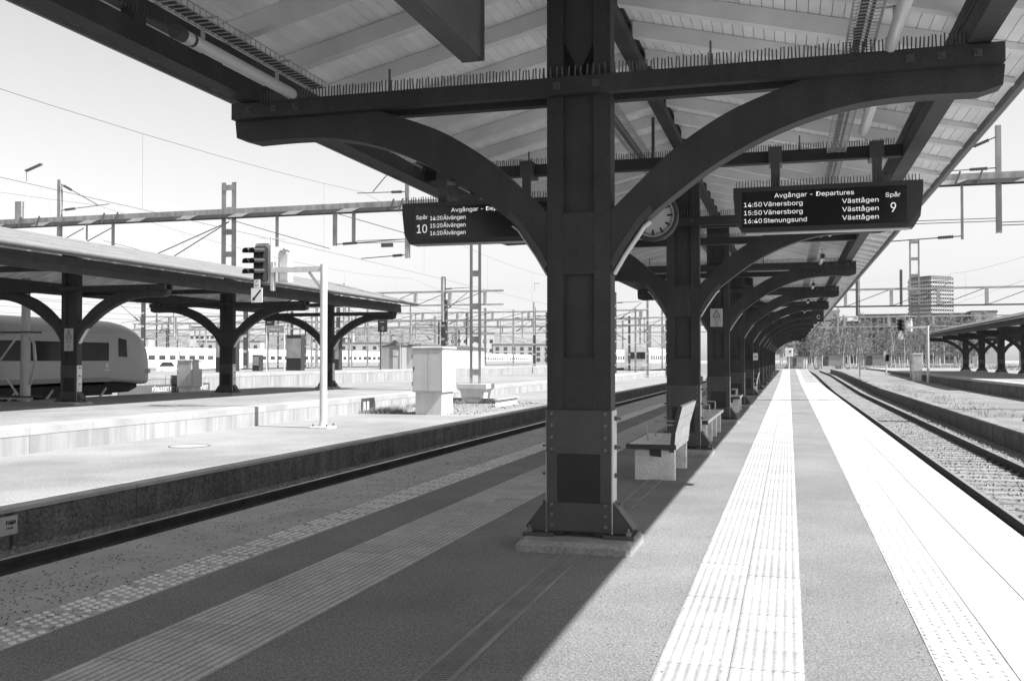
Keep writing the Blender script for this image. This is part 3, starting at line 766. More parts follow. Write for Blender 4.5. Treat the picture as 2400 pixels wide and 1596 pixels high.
small_signal('post signal with dark head seen between the first and second columns', (-9.6, 52, -.25), 1.3)

# cabinets
def cabinet(label, loc, w, d, h, rz=0, plinth=.75, material='pale_paint'):
    t = thing('equipment_cabinet', label, 'cabinet', loc, rz)
    MB().cbox(-w*.44, w*.44, -d*.42, d*.42, 0, plinth, .01).build('plinth', 'white_paint', t)
    MB().cbox(-w/2, w/2, -d/2, d/2, plinth, h, .012).build('body', material, t)
    MB().cbox(-w/2-.03, w/2+.03, -d/2-.03, d/2+.03, h, h+.07, .02).build('lid', material, t)
    MB().box(-w/2+.012, w*.0, -d/2-.012, -d/2-.001, plinth+.05, h-.05).build('door', material, t); MB().box(w*.008, w/2-.012, -d/2-.012, -d/2-.001, plinth+.05, h-.05).build('door', material, t)
    m = MB()
    for z in (plinth+.2, h-.3): m.box(-w/2-.014,-w/2+.01,-d/2-.02,-d/2+.02,z,z+.13)
    m.build('hinge', 'mastdark', t); MB().box(-w*.47,-w*.43,-d/2-.03,-d/2-.012,(plinth+h)/2,(plinth+h)/2+.12).build('handle', 'mastdark', t)
    MB().box(w/2+.001,w/2+.009,-d*.42,d*.42,plinth+.05,h-.05).build('side_panel', material, t)
cabinet('tall pale equipment cabinet on the left low platform beside the gravel', (-11.02, 29.6, -.25), 1.02, 1.25, 2.10, 0, .72)
cabinet('pale cabinet right of the grey train nose before the lettered board', (-25.62, 37.75, -.72), .74, .80, 2.16, 0, 1.02)
cabinet('white cabinet with dark side standing by the distant right signal', (9.3, 79.2, -.25), .62, .8, 2.15, 0, .85, 'white_paint')
# footing, loose steel joist and hatch beside the cabinet
t = thing('graffiti_panel', 'dark painted panel with two pale windows on the left retaining wall', 'panel', (-13.57, 29.55, -.25))
MB().prism([(0,.02),(1.15,.02),(1.05,.47),(.02,.47)], 0, .012, 'x').build('panel', 'paintmark', t)
for a in (.14,.42): MB().prism([(a,.06),(a+.20,.06),(a+.18,.36),(a+.02,.36)], .012, .018, 'x').build('pane', 'pale_paint', t)
t = thing('steel_joist', 'loose steel joist lying beside the concrete footing', 'joist', (-10.45, 36, -.25), R(0))
m = MB().box(-.10,.10,-1.5,1.5,0,.018).box(-.10,.10,-1.5,1.5,.262,.28).box(-.006,.006,-1.5,1.5,.018,.262); m.build('beam', 'galv_plain', t)
t = thing('steel_joist', 'second loose joist lying across behind the cabinet', 'joist', (-11.9, 37.0, -.25), R(84)); MB().box(-.09,.09,-1.4,1.4,0,.02).box(-.006,.006,-1.4,1.4,.02,.2).box(-.09,.09,-1.4,1.4,.2,.22).build('beam', 'mastgrey', t)
t = thing('manhole_cover', 'round manhole cover in the left low platform paving', 'manhole', (-11.7, 17.25, -.25)); MB().disc((0,0,0), .38, 28, 'z', .006).build('cover', 'concrete', t)
m = MB(); ring = [[(r*math.cos(2*math.pi*i/28), r*math.sin(2*math.pi*i/28), z) for i in range(28)] for r, z in ((.385,0),(.385,.009),(.41,.009),(.41,0))]; m.loft(ring, caps=False); m.build('frame', 'mastdark', t)

# ---------------------------------------------------------------- catenary: gantries, masts and wires
def lattice_mast(label, x, y, h, z0=-.25, w=.42, footing=True, material='mastgrey', plates=6, cw=.06, group='catenary masts'):
    t = thing('catenary_mast', label, 'mast', (x, y, z0), 0, group)
    zb = .78 if footing else 0
    for s in (-1, 1):
        m = MB().box(s*w/2-cw, s*w/2+cw, -.06, -.045, zb, h).box(s*w/2-cw, s*w/2-cw+.015, -.045, .06, zb, h); m.build('channel', material, t)
    pm = MB().box(-w/2-.05, w/2+.05, -.072, -.061, 0, .24).mesh('batten_plate'); pm.materials.append(MATS[material])
    for i in range(plates): obj('batten_plate', pm, t, (0, 0, zb + .35 + (h-zb-.7)*i/max(1,plates-1)))
    if footing:
        f = MB(); f.loft([[(-a,-b,z),(a,-b,z),(a,b,z),(-a,b,z)] for a, b, z in ((.42,.40,0),(.50,.46,.50),(.62,.56,.60),(.62,.56,.78))]); f.build('footing', 'white_paint' if footing == 2 else 'edgeslab', t)
    return t
def pole_mast(label, x, y, h, z0=-.6, r=.11, arm=None, material='mastdark', lamp=False):
    t = thing('catenary_mast', label, 'mast', (x, y, z0), 0, 'catenary masts')
    m = MB().box(-r,r,-r*.8,-r*.65,0,h).box(-r,r,r*.65,r*.8,0,h).box(-.012,.012,-r*.65,r*.65,0,h); m.build('post', material, t)
    pm = MB().box(-r*1.05,r*1.05,-r*.9,-r*.8,0,.18).mesh('batten_plate'); pm.materials.append(MATS['galv_plain'])
    for i in range(int(h/1.1)): obj('batten_plate', pm, t, (0,0,.5+i*1.1))
    if arm:
        s = arm
        m = MB().tube((0,0,h-1.0),(s*2.4,0,h-.9),.03,.025,6).tube((s*.4,0,h-2.6),(s*2.5,0,h-1.0),.03,.025,6).tube((s*.2,0,h-2.5),(s*2.2,0,h-2.7),.02,.02,6); m.build('cantilever', 'mastdark', t)
        MB().tube((s*.25,0,h-.99),(s*.75,0,h-.97),.06,.06,8).tube((s*.5,0,h-2.52),(s*.9,0,h-2.2),.06,.06,8).build('insulator', 'insul', t)
    if lamp:
        m = MB().tube((0,0,h),(0,0,h+2.6),.03,.02,6); m.build('lamp_pole', 'galv_plain', t); MB().cbox(-.05,.7,-.12,.12,h+2.58,h+2.68,.02).build('lamp_head', 'galv_plain', t)
    return t
def drop_post(parent, x, zt, zb, r=.09, material='mastgrey', name='drop_post'):
    m = MB().box(x-r,x+r,-r,-r+.02,zb,zt).box(x-r,x-r+.02,-r+.02,r,zb,zt).box(x+r-.02,x+r,-r+.02,r,zb,zt); return m.build(name, material, parent)
def ins_arm(parent, a, b, t0=.12, t1=.32, r=.028):
    a, b = Vector(a), Vector(b); MB().tube(a, b, r*.75, r*.7, 6).build('arm', 'mastdark', parent)
    m = MB(); n = 7
    for i in range(n):
        p = a.lerp(b, t0+(t1-t0)*i/n); q = a.lerp(b, t0+(t1-t0)*(i+.6)/n); m.tube(p, q, r*2.3, r*1.9, 8)
    m.tube(a.lerp(b,t0), a.lerp(b,t1), r*1.5, r*1.5, 8); m.build('insulator', 'insul', parent)

# the big gantry crossing the whole view
G = thing('catenary_gantry', 'long pale steel gantry beam crossing above both canopies', 'gantry', (0, 37, 0))
MB().box(-44, 22, -.17, .17, 7.74, 7.98).build('beam', 'mastgrey', G)
m = MB().box(-44, 22, -.24, -.17, 7.60, 7.74).box(-44, 22, .17, .24, 7.60, 7.74); m.build('lower_chord', 'mastdark', G)
gp = MB().prism([(-.55,7.60),(.15,7.60),(.55,7.745),(-.15,7.745)], -.262, -.2405).mesh('lacing_plate'); gp.materials.append(MATS['galv_plain'])
x = -43
while x < 20: obj('lacing_plate', gp, G, (x,0,0)); x += 2.55
for x, zt, zb in ((-31.97,9.7,6.6),(-14.95,8.75,5.64),(7.02,9.62,5.88)): drop_post(G, x, zt, zb, .085)
for x, zb, r in ((-29.1,6.4,.05),(-18.2,6.25,.07),(-17.35,6.35,.06),(-30.5,6.9,.03),(5.85,5.7,.04),(-35.4,6.8,.05),(-20.9,6.3,.05)): drop_post(G, x, 7.6, zb, r)
for a, b, q in (((-32,0,9.55),(-29.9,0,8.45),1),((-32,0,8.30),(-29.3,0,8.48),1),((-14.95,0,8.36),(-17.2,0,8.40),1),((-14.95,0,5.78),(-17.0,0,5.68),1),
             ((7.0,0,9.25),(4.6,0,8.25),1),((7.0,0,8.15),(4.2,0,8.10),1),((5.85,0,5.82),(3.35,0,5.70),1),((-18.2,0,6.30),(-15.0,0,6.42),1)):
    ins_arm(G, a, b)
m = MB().tube((-16.5,0,8.42),(-15.1,0,9.9),.02).tube((7,0,6.25),(22,0,6.35),.016).tube((7,0,6.15),(22,0,6.2),.016).tube((-17.2,0,6.32),(7,0,6.3),.014).tube((-17.2,0,6.42),(7,0,6.4),.014); m.build('stay', 'wire', G)
m = MB().box(-16.1,-15.6,-.05,.05,6.12,6.28).box(3.0,3.5,-.05,.05,6.0,6.2); m.build('section_insulator', 'mastdark', G)
for x0, x1 in ((-23.4,-31.5),(-23.4,-29.0),(-29.3,-36),(-30.9,-37.5)):
    MB().tube((x0,.3,7.5),(x1,.3,4.6),.022).build('brace', 'wire', G)
for x0, x1 in ((-23.2,-18.3),(-18.0,-13.2)): MB().tube((x0,-.3,7.55),(x1,-.3,6.1),.016).build('brace', 'wire', G)
m = MB()
for x in (-15.6,-15.2,4.9,5.6,6.3,-34,-33,-29.5,-28.8): m.bar((x,-.28,7.58),(x+.16,-.28,8.04),.05,.06)
m.build('clamp', 'mastdark', G)
MT = lattice_mast('tall tapering lattice mast rising behind the left canopy roof', -23.38, 37.3, 9.4, -.2, .50, False, 'mastgrey', 10, .11)
lattice_mast('double channel mast on a white concrete footing right of the cabinet', -12.15, 37.4, 8.1, -.25, .36, 2, 'mastgrey', 6, .06)
pl = thing('street_lamp', 'small curved street lamp on the gantry at the far left', 'street lamp', (-34.2, 37.4, 7.98))
MB().tube((0,0,0),(0,0,2.3),.03,.022,6).build('pole', 'galv_plain', pl); MB().bar((-.03,0,2.32),(.85,0,2.60),.16,.07).build('lamp_head', 'mastdark', pl); MB().box(-.55,-.2,-.1,.1,0,.9).build('switch_box', 'mastgrey', pl)

def truss_gantry(label, y, x0, x1, zt, zb, step, posts=(), r=.075, far='masthaze'):
    t = thing('catenary_gantry', label, 'gantry', (0, y, 0), 0, 'truss gantries')
    MB().box(x0, x1, -r, r, zt-r, zt+r).build('top_chord', 'masthaze', t); MB().box(x0, x1, -r*.8, r*.8, zb-r*.8, zb+r*.8).build('bottom_chord', far, t)
    x = x0+.4; k = 0
    while x < x1:
        MB().box(x-.12, x+.12, -.1, .1, zb+.06, zt-.06).build('post', 'masthaze', t)
        if x+step < x1: MB().tube((x,0,zb),(x+step,0,zt),.028).build('brace', 'wire', t)
        x += step; k += 1
    for px, pz0, pz1 in posts: MB().box(px-.09,px+.09,-.12,.12,pz0,pz1).build('drop_post', far, t)
    return t
truss_gantry('truss gantry above the right tracks before the tower block', 80, .5, 40, 6.93, 5.62, 3.35, ((5.1,4.9,8.3),(2.6,5.5,8.0),(8.3,5.7,8.4)), far='mastdark')
truss_gantry('thinner truss gantry farther along the right tracks', 130, -4, 60, 6.9, 5.65, 5.2, ((6,4.8,8.2),))
truss_gantry('truss gantry over the left yard behind the section sign', 75, -48, -22, 7.05, 5.95, 3.0, ((-27.2,4.6,8.2),(-36,4.7,7.9),(-44,4.7,7.9)))
truss_gantry('second truss gantry over the left yard', 100, -75, -14, 6.6, 5.7, 4.0, tuple((x,4.3,7.6) for x in (-70,-62,-55,-48,-40,-33,-26,-19)), .07)
truss_gantry('third truss gantry deep in the left yard', 132, -100, -6, 7.2, 6.2, 5.0, tuple((x,4.6,8.2) for x in (-92,-84,-76,-68,-60,-52,-44,-36,-28,-20)), .08)
truss_gantry('farthest truss gantry across the left yard', 175, -130, -12, 7.6, 6.4, 6.0, tuple((x,4.6,9.0) for x in range(-124,-14,9)), .1)
lattice_mast('tall double mast behind the right signal carrying the truss gantry', 9.3, 80.3, 11.0, -.25, .62, False, 'mastgrey', 9)
pole_mast('mast with a lamp beside the truss gantry on the right', 5.4, 82, 10.2, -.5, .05, None, 'mastgrey')
pole_mast('mast with cantilever in front of the tower block', 11.0, 92, 9.8, -.5, .08, 1, 'mastgrey')
for lab, x, y, h, arm, r, ma in (
    ('raked mast left of the double channel mast', -27.3, 75.4, 9.0, 1, .16, 'mastdark'),
    ('short mast behind the pale cabinet', -33, 92, 8.2, None, .12, 'mastdark'),
    ('slim dark mast at the left of the nearest column', -27.0, 104, 8.0, 1, .13, 'mastdark'),
    ('far slim mast near the white train cab', -31.5, 128, 8.6, None, .13, 'mastdark'),
    ('mast partly hidden by the nearest column', -22.0, 100, 9.2, None, .12, 'mastdark'),
    ('dark mast with arm seen right of the nearest column', -15.6, 90, 8.5, 1, .13, 'mastdark'),
    ('pale mast seen beside the second column', -13.4, 96, 8.2, None, .10, 'mastgrey'),
    ('mast left of the hut under the left canopy', -37.5, 62, 8.3, None, .13, 'mastdark'),
    ('twin mast under the left canopy arch', -39.0, 80, 9.0, None, .14, 'mastdark'),
    ('mast with signal arms under the first left arch', -52, 70, 8.0, -1, .14, 'mastdark'),
    ('distant mast beyond the white train', -60, 110, 9.5, 1, .14, 'mastdark'),
    ('distant mast above the white train roof', -75, 118, 9.0, None, .14, 'mastdark'),
    ('distant slim mast between the yard gantries', -44, 140, 10, None, .14, 'mastgrey'),
    ('far mast right of the second column', -10.5, 150, 9.0, None, .15, 'mastgrey')):
    pole_mast(lab, x, y, h, -.7, r, arm, ma, lamp='left of the nearest' in lab)

lab = 'slim distant catenary mast in the crowd of masts across the left yard'
for k in range(34):
    y = random.uniform(86, 200); a = R(-15.87) + math.atan((random.uniform(330, 1290)-1200)/2283)
    pole_mast(lab, math.tan(a)*y, y, random.uniform(6.5, 9.5), -.7, random.uniform(.07,.12), random.choice((None,1,-1,1)), random.choice(('mastdark','masthaze','masthaze')))
lab = 'distant catenary mast in the gap between the first two columns'
for k in range(9):
    y = random.uniform(85, 190); a = R(-15.87) + math.atan((random.uniform(1440, 1575)-1200)/2283)
    pole_mast(lab, math.tan(a)*y, y, random.uniform(7, 9.5), -.7, random.uniform(.08,.12), random.choice((None,1,-1)), random.choice(('mastdark','mastgrey')))
def catenary(label, pts_m, pts_c, n=6, r=.0065):
    """messenger wire through pts_m (sagging between), contact wire through pts_c, droppers between"""
    t = thing('catenary_wire', label, 'overhead wire', pts_c[0], 0, 'overhead wires'); o = Vector(pts_c[0])
    def run(pts, sag, name):
        m = MB(); out = []
        for a, b in zip(pts, pts[1:]):
            a, b = Vector(a), Vector(b); prev = a-o
            for i in range(1, 13):
                s = i/12; p = a.lerp(b, s) - o; p.z -= sag*4*s*(1-s)*(b-a).length/43
                m.tube(prev, p, r, r, 4, False); prev = p; out.append(p)
        m.build(name, 'wire', t); return out
    A = run(pts_m, .75, 'messenger_wire'); B = run(pts_c, .0, 'contact_wire')
    m = MB()
    for p in A[1::3]:
        q = min(B, key=lambda v: abs(v.y-p.y)); m.tube(p, (q.x, p.y, q.z), r*.6, r*.6, 3, False)
    m.build('dropper', 'wire', t)
catenary('overhead wire above the left platform', [(-16.9,-6,8.1),(-16.9,37,8.42),(-17.4,80,8.2),(-18,132,8)], [(-16.9,-6,5.5),(-16.9,37,5.62),(-17.4,80,5.6),(-18,132,5.6)])
catenary('overhead wire above the right hand track', [(3.7,-6,7.9),(4.0,37,8.05),(3.4,80,8.0),(3.8,130,8),(4.5,200,8)], [(3.05,-6,5.55),(3.35,37,5.66),(3.3,80,5.6),(3.9,130,5.6),(4.5,200,5.7)])
catenary('overhead wire above the far left train', [(-29.8,0,8.3),(-29.9,37,8.45),(-30,75,8.2),(-31,132,8.1)], [(-29.3,0,5.6),(-29.4,37,5.7),(-30,75,5.6),(-31,132,5.6)])
catenary('overhead wire beyond the right platform', [(11.5,0,8.0),(11.8,80,8.0),(12.5,130,8)], [(11.5,0,5.6),(11.8,80,5.6),(12.5,130,5.6)])
for k, x in enumerate((-36,-43,-50,-58,-66)):
    catenary(f'{["first","second","third","fourth","fifth"][k]} distant overhead wire across the left yard', [(x,45,8),(x+1,100,8),(x,132,8.2),(x+2,190,8)], [(x,45,5.6),(x+1,100,5.6),(x,132,5.7),(x+2,190,5.6)], r=.014)

# braced double pole frame at the far left, before the train
t = thing('braced_pole_frame', 'weathered double pole frame with cross braces at the left edge', 'pole frame', (-22.1, 24.2, .25))
m = MB()
MB().tube((0,0,-.0),(0,0,2.9),.155,.125,12).build('pole', 'pale_paint', t); MB().tube((-1.75,0,0),(-1.75,0,2.9),.155,.125,12).build('pole', 'pale_paint', t)
MB().tube((0,0,2.9),(0,0,3.7),.125,.12,12).build('pole', 'mastgrey', t)
for z in (.12, 2.05):
    MB().box(-2.1,.42,-.19,-.16,z,z+.05).box(-2.1,.42,.16,.19,z,z+.05).build('rail', 'mastdark', t); MB().box(-2.1,.42,-.20,-.155,z-.06,z-.01).build('rail', 'galv_plain', t)
MB().bar((-.1,-.18,.2),(-1.65,-.18,2.0),.02,.06).build('brace', 'white_paint', t); MB().bar((-.1,-.21,1.95),(-1.65,-.21,.2),.02,.06).build('brace', 'white_paint', t)
m = MB()
for a, b in (((.30,0,1.75),(.36,0,1.2)),((.36,0,1.2),(.18,0,.5)),((.10,0,1.95),(.30,0,1.75))): m.bar(a,b,.05,.07)
m.build('guard_loop', 'galv_plain', t)

# ---------------------------------------------------------------- trains
def rrect(w, zb, zt, r, n=5, top_r=None):
    pts = []; tr = top_r or r
    for cx, cz, rr, a0 in ((w-r, zb+r, r, -90), (w-tr, zt-tr*.75, tr, 0), (-w+tr, zt-tr*.75, tr, 90), (-w+r, zb+r, r, 180)):
        for i in range(n+1):
            a = R(a0 + 90*i/n); pts.append((cx + rr*math.cos(a), cz + rr*(.75 if rr == tr and tr != r else 1)*math.sin(a)))
    return pts
t = thing('passenger_train', 'grey passenger train with rounded nose behind the left canopy', 'train', (-24.55, 5.5, 0))
Y0 = 6
secs = [(8,1.45,.72,2.90),(22,1.45,.72,2.90),(29.6,1.45,.72,2.90),(30.3,1.45,.70,2.88),(30.9,1.44,.66,2.80),(31.4,1.42,.62,2.66),(31.75,1.38,.60,2.46),(31.98,1.33,.60,2.20),(32.14,1.27,.61,1.90),(32.26,1.19,.63,1.58),(32.33,1.08,.68,1.36),(32.37,.90,.76,1.22)]
m = MB(); m.loft([[(x, yy-Y0, z) for x, z in rrect(wd, zb, zt, min(.16,(zt-zb)/3), 5, min(.62, wd*.7, (zt-zb)/1.6))] for yy, wd, zb, zt in secs]); m.build('body', 'trainbody', t, smooth=True)
for s in (-1, 1):
    x0, x1 = sorted((s*1.440, s*1.456))
    MB().box(x0, x1, 2.0, 23.7, 1.46, 2.10).build('window_band', 'trainglass', t)
    MB().box(x0, x1-.004 if s > 0 else x1, 2.0, 23.8, .73, .88).build('skirt_line', 'trainlow', t)
    MB().box(x0, x1-.008 if s > 0 else x1, 2.0, 23.8, 2.105, 2.46).build('upper_side', 'trainside', t); MB().box(x0, x1-.008 if s > 0 else x1, 2.0, 23.8, .885, 1.455).build('lower_side', 'trainside', t)
    m = MB(); pr = [(24.22,1.62),(24.68,1.60),(24.62,2.22),(24.20,2.28)]; m.prism(pr, x0-.012*(s < 0), x1+.012*(s > 0), 'x'); m.build('cab_window', 'trainglass', t)
    for yy in (6.2, 7.6, 15.0, 16.4): MB().box(*sorted((s*1.44, s*1.4565)), yy, yy+.025, .74, 2.44).build('door_seam', 'under', t)
    MB().box(*sorted((s*1.1, s*1.44)), 25.95, 26.05, 1.0, 1.16).build('headlight', 'signwhite', t)
    MB().disc((s*1.456, 23.6, 1.30), .09, 16, 'x', s*.006).build('emblem', 'signwhite', t)
    MB().box(*sorted((s*1.44, s*1.46)), 23.4, 23.75, 1.12, 1.16).build('lettering', 'signwhite', t)
MB().box(-1.40,1.40,2,18.3,.12,.72).build('underframe_skirt', 'trainlow', t)
bg = MB().box(-1.2,1.2,18.9,24.2,.25,.62); bg.build('bogie_frame', 'under', t)
for yy in (20.0, 22.7):
    for s in (-1,1): MB().disc((s*.72, yy, -.10), .46, 20, 'x', s*.13).build('wheel', 'under', t)
m = MB()
for yy in (19.3,19.7,20.9,21.4,22.1,23.5): m.bar((1.22, yy, .15), (1.22, yy+.35, .5), .05, .07); m.box(1.2,1.27,yy,yy+.3,.05,.16)
m.build('bogie_links', 'galv_plain', t)
MB().loft([[(x, yy-Y0, z) for x, z in rrect(wd, zb, zt, .06, 3)] for yy, wd, zb, zt in ((29.8,1.2,.30,.70),(31.2,1.15,.32,.68),(31.9,.95,.45,.70))]).build('plough', 'under', t)
m = MB()
for yy in (10, 13, 16): m.box(-.9,.9,yy,yy+2,2.80,2.98)
m.build('roof_unit', 'trainroof', t)

def coach(label, y, L=24.4, end=False, kind=0, x=-71.0, group='coaches of the long white train'):
    t = thing('train_coach', label, 'train coach', (x, y, -.62), 0, group)
    secs = [(0,1.45,.95,3.55),(L-.3,1.45,.95,3.55),(L,1.40,.98,3.48)]
    m = MB(); m.loft([[(x, yy, z) for x, z in rrect(wd, zb, zt, .12, 4, .6)] for yy, wd, zb, zt in secs]); m.build('body', 'trainwhite', t, smooth=False)
    MB().box(1.445,1.458,0,L-.3,.98,1.75).build('lower_band', 'trainband' if kind else 'trainroof', t)
    MB().box(1.35,1.44,0,L-.3,3.02,3.10).build('roof_line', 'trainband', t)
    wp = [(-.55,.0),(-.6,.06),(-.6,.46),(-.55,.52),(.55,.52),(.6,.46),(.6,.06),(.55,0)]
    wm = MB().prism([(a, b) for a, b in wp], 1.446, 1.462, 'x').mesh('window'); wm.materials.append(MATS['window'])
    k = int((L-3)/1.95)
    for i in range(k): obj('window', wm, t, (0, 2.2 + i*1.95, 2.10))
    MB().box(1.40,1.452,L-1.5,L-.55,1.1,3.0).build('door', 'trainroof', t)
    MB().box(-1.1,1.1,2,L-2,.35,.94).build('underframe', 'under', t)
    for yy in (3.5, L-3.5):
        for q in (-1.1,1.1): MB().disc((.75,yy+q,.45),.45,16,'x',.12).build('wheel', 'under', t)
    return t
for i in range(8): coach(f'{["nearest","second","third","fourth","fifth","sixth","seventh","last"][i]} coach of the long white train across the left yard', 66 + i*25.0, kind=i > 1)
t = thing('parked_car', 'white parked car in front of the white train under the left arch', 'car', (-58.8, 82.0, -.10), R(3))
sp = [(-2.1,.28),(2.1,.28),(2.15,.62),(1.95,.80),(1.15,.92),(.45,1.42),(-1.2,1.45),(-1.95,1.0),(-2.15,.85)]
MB().prism(sp, -.83, .83, 'x').build('body', 'carwhite', t)
for s in (-1,1): MB().prism([(-1.75,.95),(.95,.95),(.42,1.36),(-1.15,1.38)], s*.832, s*.838, 'x').build('side_window', 'glass', t)
for yy in (-1.3,1.3):
    for s in (-1,1): w_ = MB().disc((s*.70,yy,.31),.31,18,'x',s*.15).build('wheel', 'under', t); MB().disc((s*.852,yy,.31),.18,14,'x',s*.01).build('hub', 'galv_plain', w_)
MB().box(-.6,.6,2.12,2.17,.5,.62).build('headlight', 'glass', t)

for i, (x, y) in enumerate(((-16.9, 112),(-16.9, 137),(-24.5, 128))):
    c = coach(['pale coach with a cab end seen between the first and second columns', 'second coach behind the pale cab coach', 'pale coach on the neighbouring track behind the nearest column'][i], y, kind=1, x=x, group='coaches parked beyond the left platform')
    if i != 1:
        MB().box(-1.0,1.0,-.03,-.001,2.2,3.0).build('windscreen', 'glass', c); MB().box(-1.1,-.7,-.04,-.001,1.3,1.5).build('headlight', 'signwhite', c); MB().box(.7,1.1,-.04,-.001,1.3,1.5).build('headlight', 'signwhite', c)
        MB().box(-1.3,1.3,-.3,0,.5,.95).build('bumper', 'under', c)
# lettered warning board on the wall beyond the train
t = thing('track_warning_board', 'long grey board with white warning letters on the far platform wall', 'sign', (-26.30, 33.82, .02))
MB().prism([(0,0),(6.5,0),(6.5,.40),(0,.40)], 0, .02, 'x').build('panel', 'signband', t)
text('FÖRBJUDET ATT BETRÄDA SPÅROMRÅDET', .36, 'signwhite', t, (.026, 6.36, .195), rot=(R(90),0,R(90)), align='RIGHT', sx=.80, bold=.006)

# ---------------------------------------------------------------- furniture on the far platform
def info_pillar(label, x, y, w, h, cap=True, material='boardcase'):
    t = thing('information_pillar', label, 'pillar', (x, y, .80)); MB().cbox(-w/2,w/2,-.25,.25,0,h,.03).build('body', material, t)
    MB().box(-w/2+.05,w/2-.05,-.262,-.251,h*.35,h*.9).build('panel', 'mastgrey', t)
    if cap: MB().cbox(-w/2-.1,w/2+.55,-.35,.35,h,h+.07,.01).build('cap', 'boardcase', t)
info_pillar('dark information pillar with flat cap under the left canopy', -30.5, 48.0, .55, 2.4)
info_pillar('tall dark double pillar by the third left column', -30.6, 56.6, 1.1, 2.3, False)
info_pillar('dark pillar with a projecting cap right of the third left column', -29.4, 60.0, .7, 2.1)
info_pillar('dark glazed pillar beside the second left column', -33.0, 53.0, .8, 2.6, True)
info_pillar('short dark bin shaped pillar on the far platform', -31.5, 53.5, .5, 1.0, False)
t = thing('name_sign', 'grey name board on two posts on the far platform', 'sign', (-29.6, 52.2, .8))
for q in (-.55,.62): MB().tube((q,0,0),(q,0,2.7),.04,.04,8).build('post', 'galv_plain', t)
MB().box(-.60,.66,-.03,.03,2.3,2.75).build('panel', 'trainband', t); text('Göteborg C', .2, 'signwhite', t, (.03,-.04,2.52), align='CENTER')
t = thing('shed', 'long low white shed on the far platform behind the cabinet', 'shed', (-29.5, 71.5, .8))
MB().box(-1.6,1.6,0,17,0,1.72).build('wall', 'white_paint', t); MB().prism([(-1.8,1.72),(1.8,1.72),(1.8,1.79),(0,2.0),(-1.8,1.79)],-.2,17.2).build('roof', 'mastdark', t)
m = MB().box(1.6,1.62,3,4,0,1.6); m.build('door', 'pale_paint', t)
t = thing('hut', 'small grey hut with dark pointed roof next to the white shed', 'hut', (-28.4, 68.4, .8))
t.scale = (.66,.66,.9)
MB().box(-.75,.75,-.75,.75,0,2.0).build('wall', 'trainband', t); MB().prism([(-.95,1.98),(.95,1.98),(0,2.42)],-.9,.9).build('roof', 'mastdark', t); MB().box(-.3,.35,-.77,-.751,1.1,1.6).build('window', 'signwhite', t); MB().box(-.3,.3,-.77,-.751,.0,1.0).build('door', 'white_paint', t)
for k, (x, y) in enumerate(((-27.6,63.2),(-27.6,66.9),(-27.6,70.5),(-29.0,75.0))):
    t = thing('sign_post', f'{["first","second","third","fourth"][k]} small post with a plate along the far platform edge', 'post', (x, y, .8), 0, 'little posts along the far platform')
    MB().tube((0,0,0),(0,0,1.9),.03,.03,6).build('post', 'galv_plain', t); MB().box(-.3,.3,-.02,.02,1.75,1.95).build('plate', 'trainband', t)
# sign at the platform end
t = thing('end_signal', 'white square board with a black dot at the platform end', 'signal', (.0, 109.5, rise(109)))
MB().tube((0,0,0),(0,0,2.0),.05,.05,8).build('post', 'white_paint', t); MB().cbox(-.42,.42,-.05,.05,1.4,2.3,.03).build('board', 'signwhite', t); MB().disc((.12,-.05,1.95),.11,16,'y',-.02).build('dot', 'black', t)
t = thing('end_barrier', 'white barrier posts at the right corner of the platform end', 'barrier', (1.55, 110.5, rise(110)))
for q in (0,.25): MB().tube((q,0,0),(q,0,1.1),.07,.07,8).build('post', 'white_paint', t)
MB().box(-.1,.4,-.03,.03,.6,.95).build('panel', 'signwhite', t)

# ---------------------------------------------------------------- background: hills, buildings, trees
mb = MB(); nx, ny = 220, 30; pts = []
for j in range(ny+1):
    for i in range(nx+1):
        x = -1300 + 1150*i/nx; y = 620 + 620*j/ny
        e = math.sin(math.pi*min(1, j/ny*1.0)*.5)
        hgt = (34 + 22*noise.noise(Vector((x*.004, y*.003, 1))) + 7*noise.noise(Vector((x*.02, y*.02, 5))) + 5*noise.noise(Vector((x*.09, y*.09, 7))) + random.uniform(0,2.5))*e
        side = min(1, max(0, i/18))*min(1, max(0, (nx-i)/44))
        pts.append((x, y, -1 + max(0, hgt)*side))
mb.poly(pts, [(j*(nx+1)+i, j*(nx+1)+i+1, (j+1)*(nx+1)+i+1, (j+1)*(nx+1)+i) for j in range(ny) for i in range(nx)])
struct(mb.build('hills', 'hill', smooth=True))

def block(name, label, cx, cy, w, d, h, rz, material, rows=0, cols=0, side_cols=0, ww=1.3, wh=1.7, z0=0, roof='facadedark'):
    t = thing(name, label, 'building', (cx, cy, z0), rz)
    MB().box(-w/2, w/2, -d/2, d/2, 0, h).build('wall', material, t); MB().box(-w/2-.2, w/2+.2, -d/2-.2, d/2+.2, h, h+.5).build('roof', roof, t)
    wm = MB().box(-ww/2, ww/2, -.06, .02, 0, wh).mesh('window'); wm.materials.append(MATS['window'])
    for r in range(rows):
        z = 1.0 + (h-1.6)*r/rows + .5
        for c in range(cols): obj('window', wm, t, (-w/2 + w*(c+.5)/cols, -d/2, z))
        for c in range(side_cols): obj('window', wm, t, (-w/2, -d/2 + d*(c+.5)/side_cols, z), (0,0,R(-90)))
    return t
block('office_block', 'long grey office block with rows of windows behind the bare trees', 38, 336, 32, 14, 15.5, R(-4), 'facade', 6, 17, 5)
block('office_block', 'white stair tower standing left of the grey office block', 13.3, 332, 5.0, 6, 17.0, R(-3), 'facadepale', 5, 1, 0, 3.6, .35, 0, 'facadepale')
block('office_block', 'dark topped block between the stair tower and the office block', 19.8, 338, 7.5, 10, 13.5, R(-3), 'facadedark', 5, 5, 0, .8, 1.4)
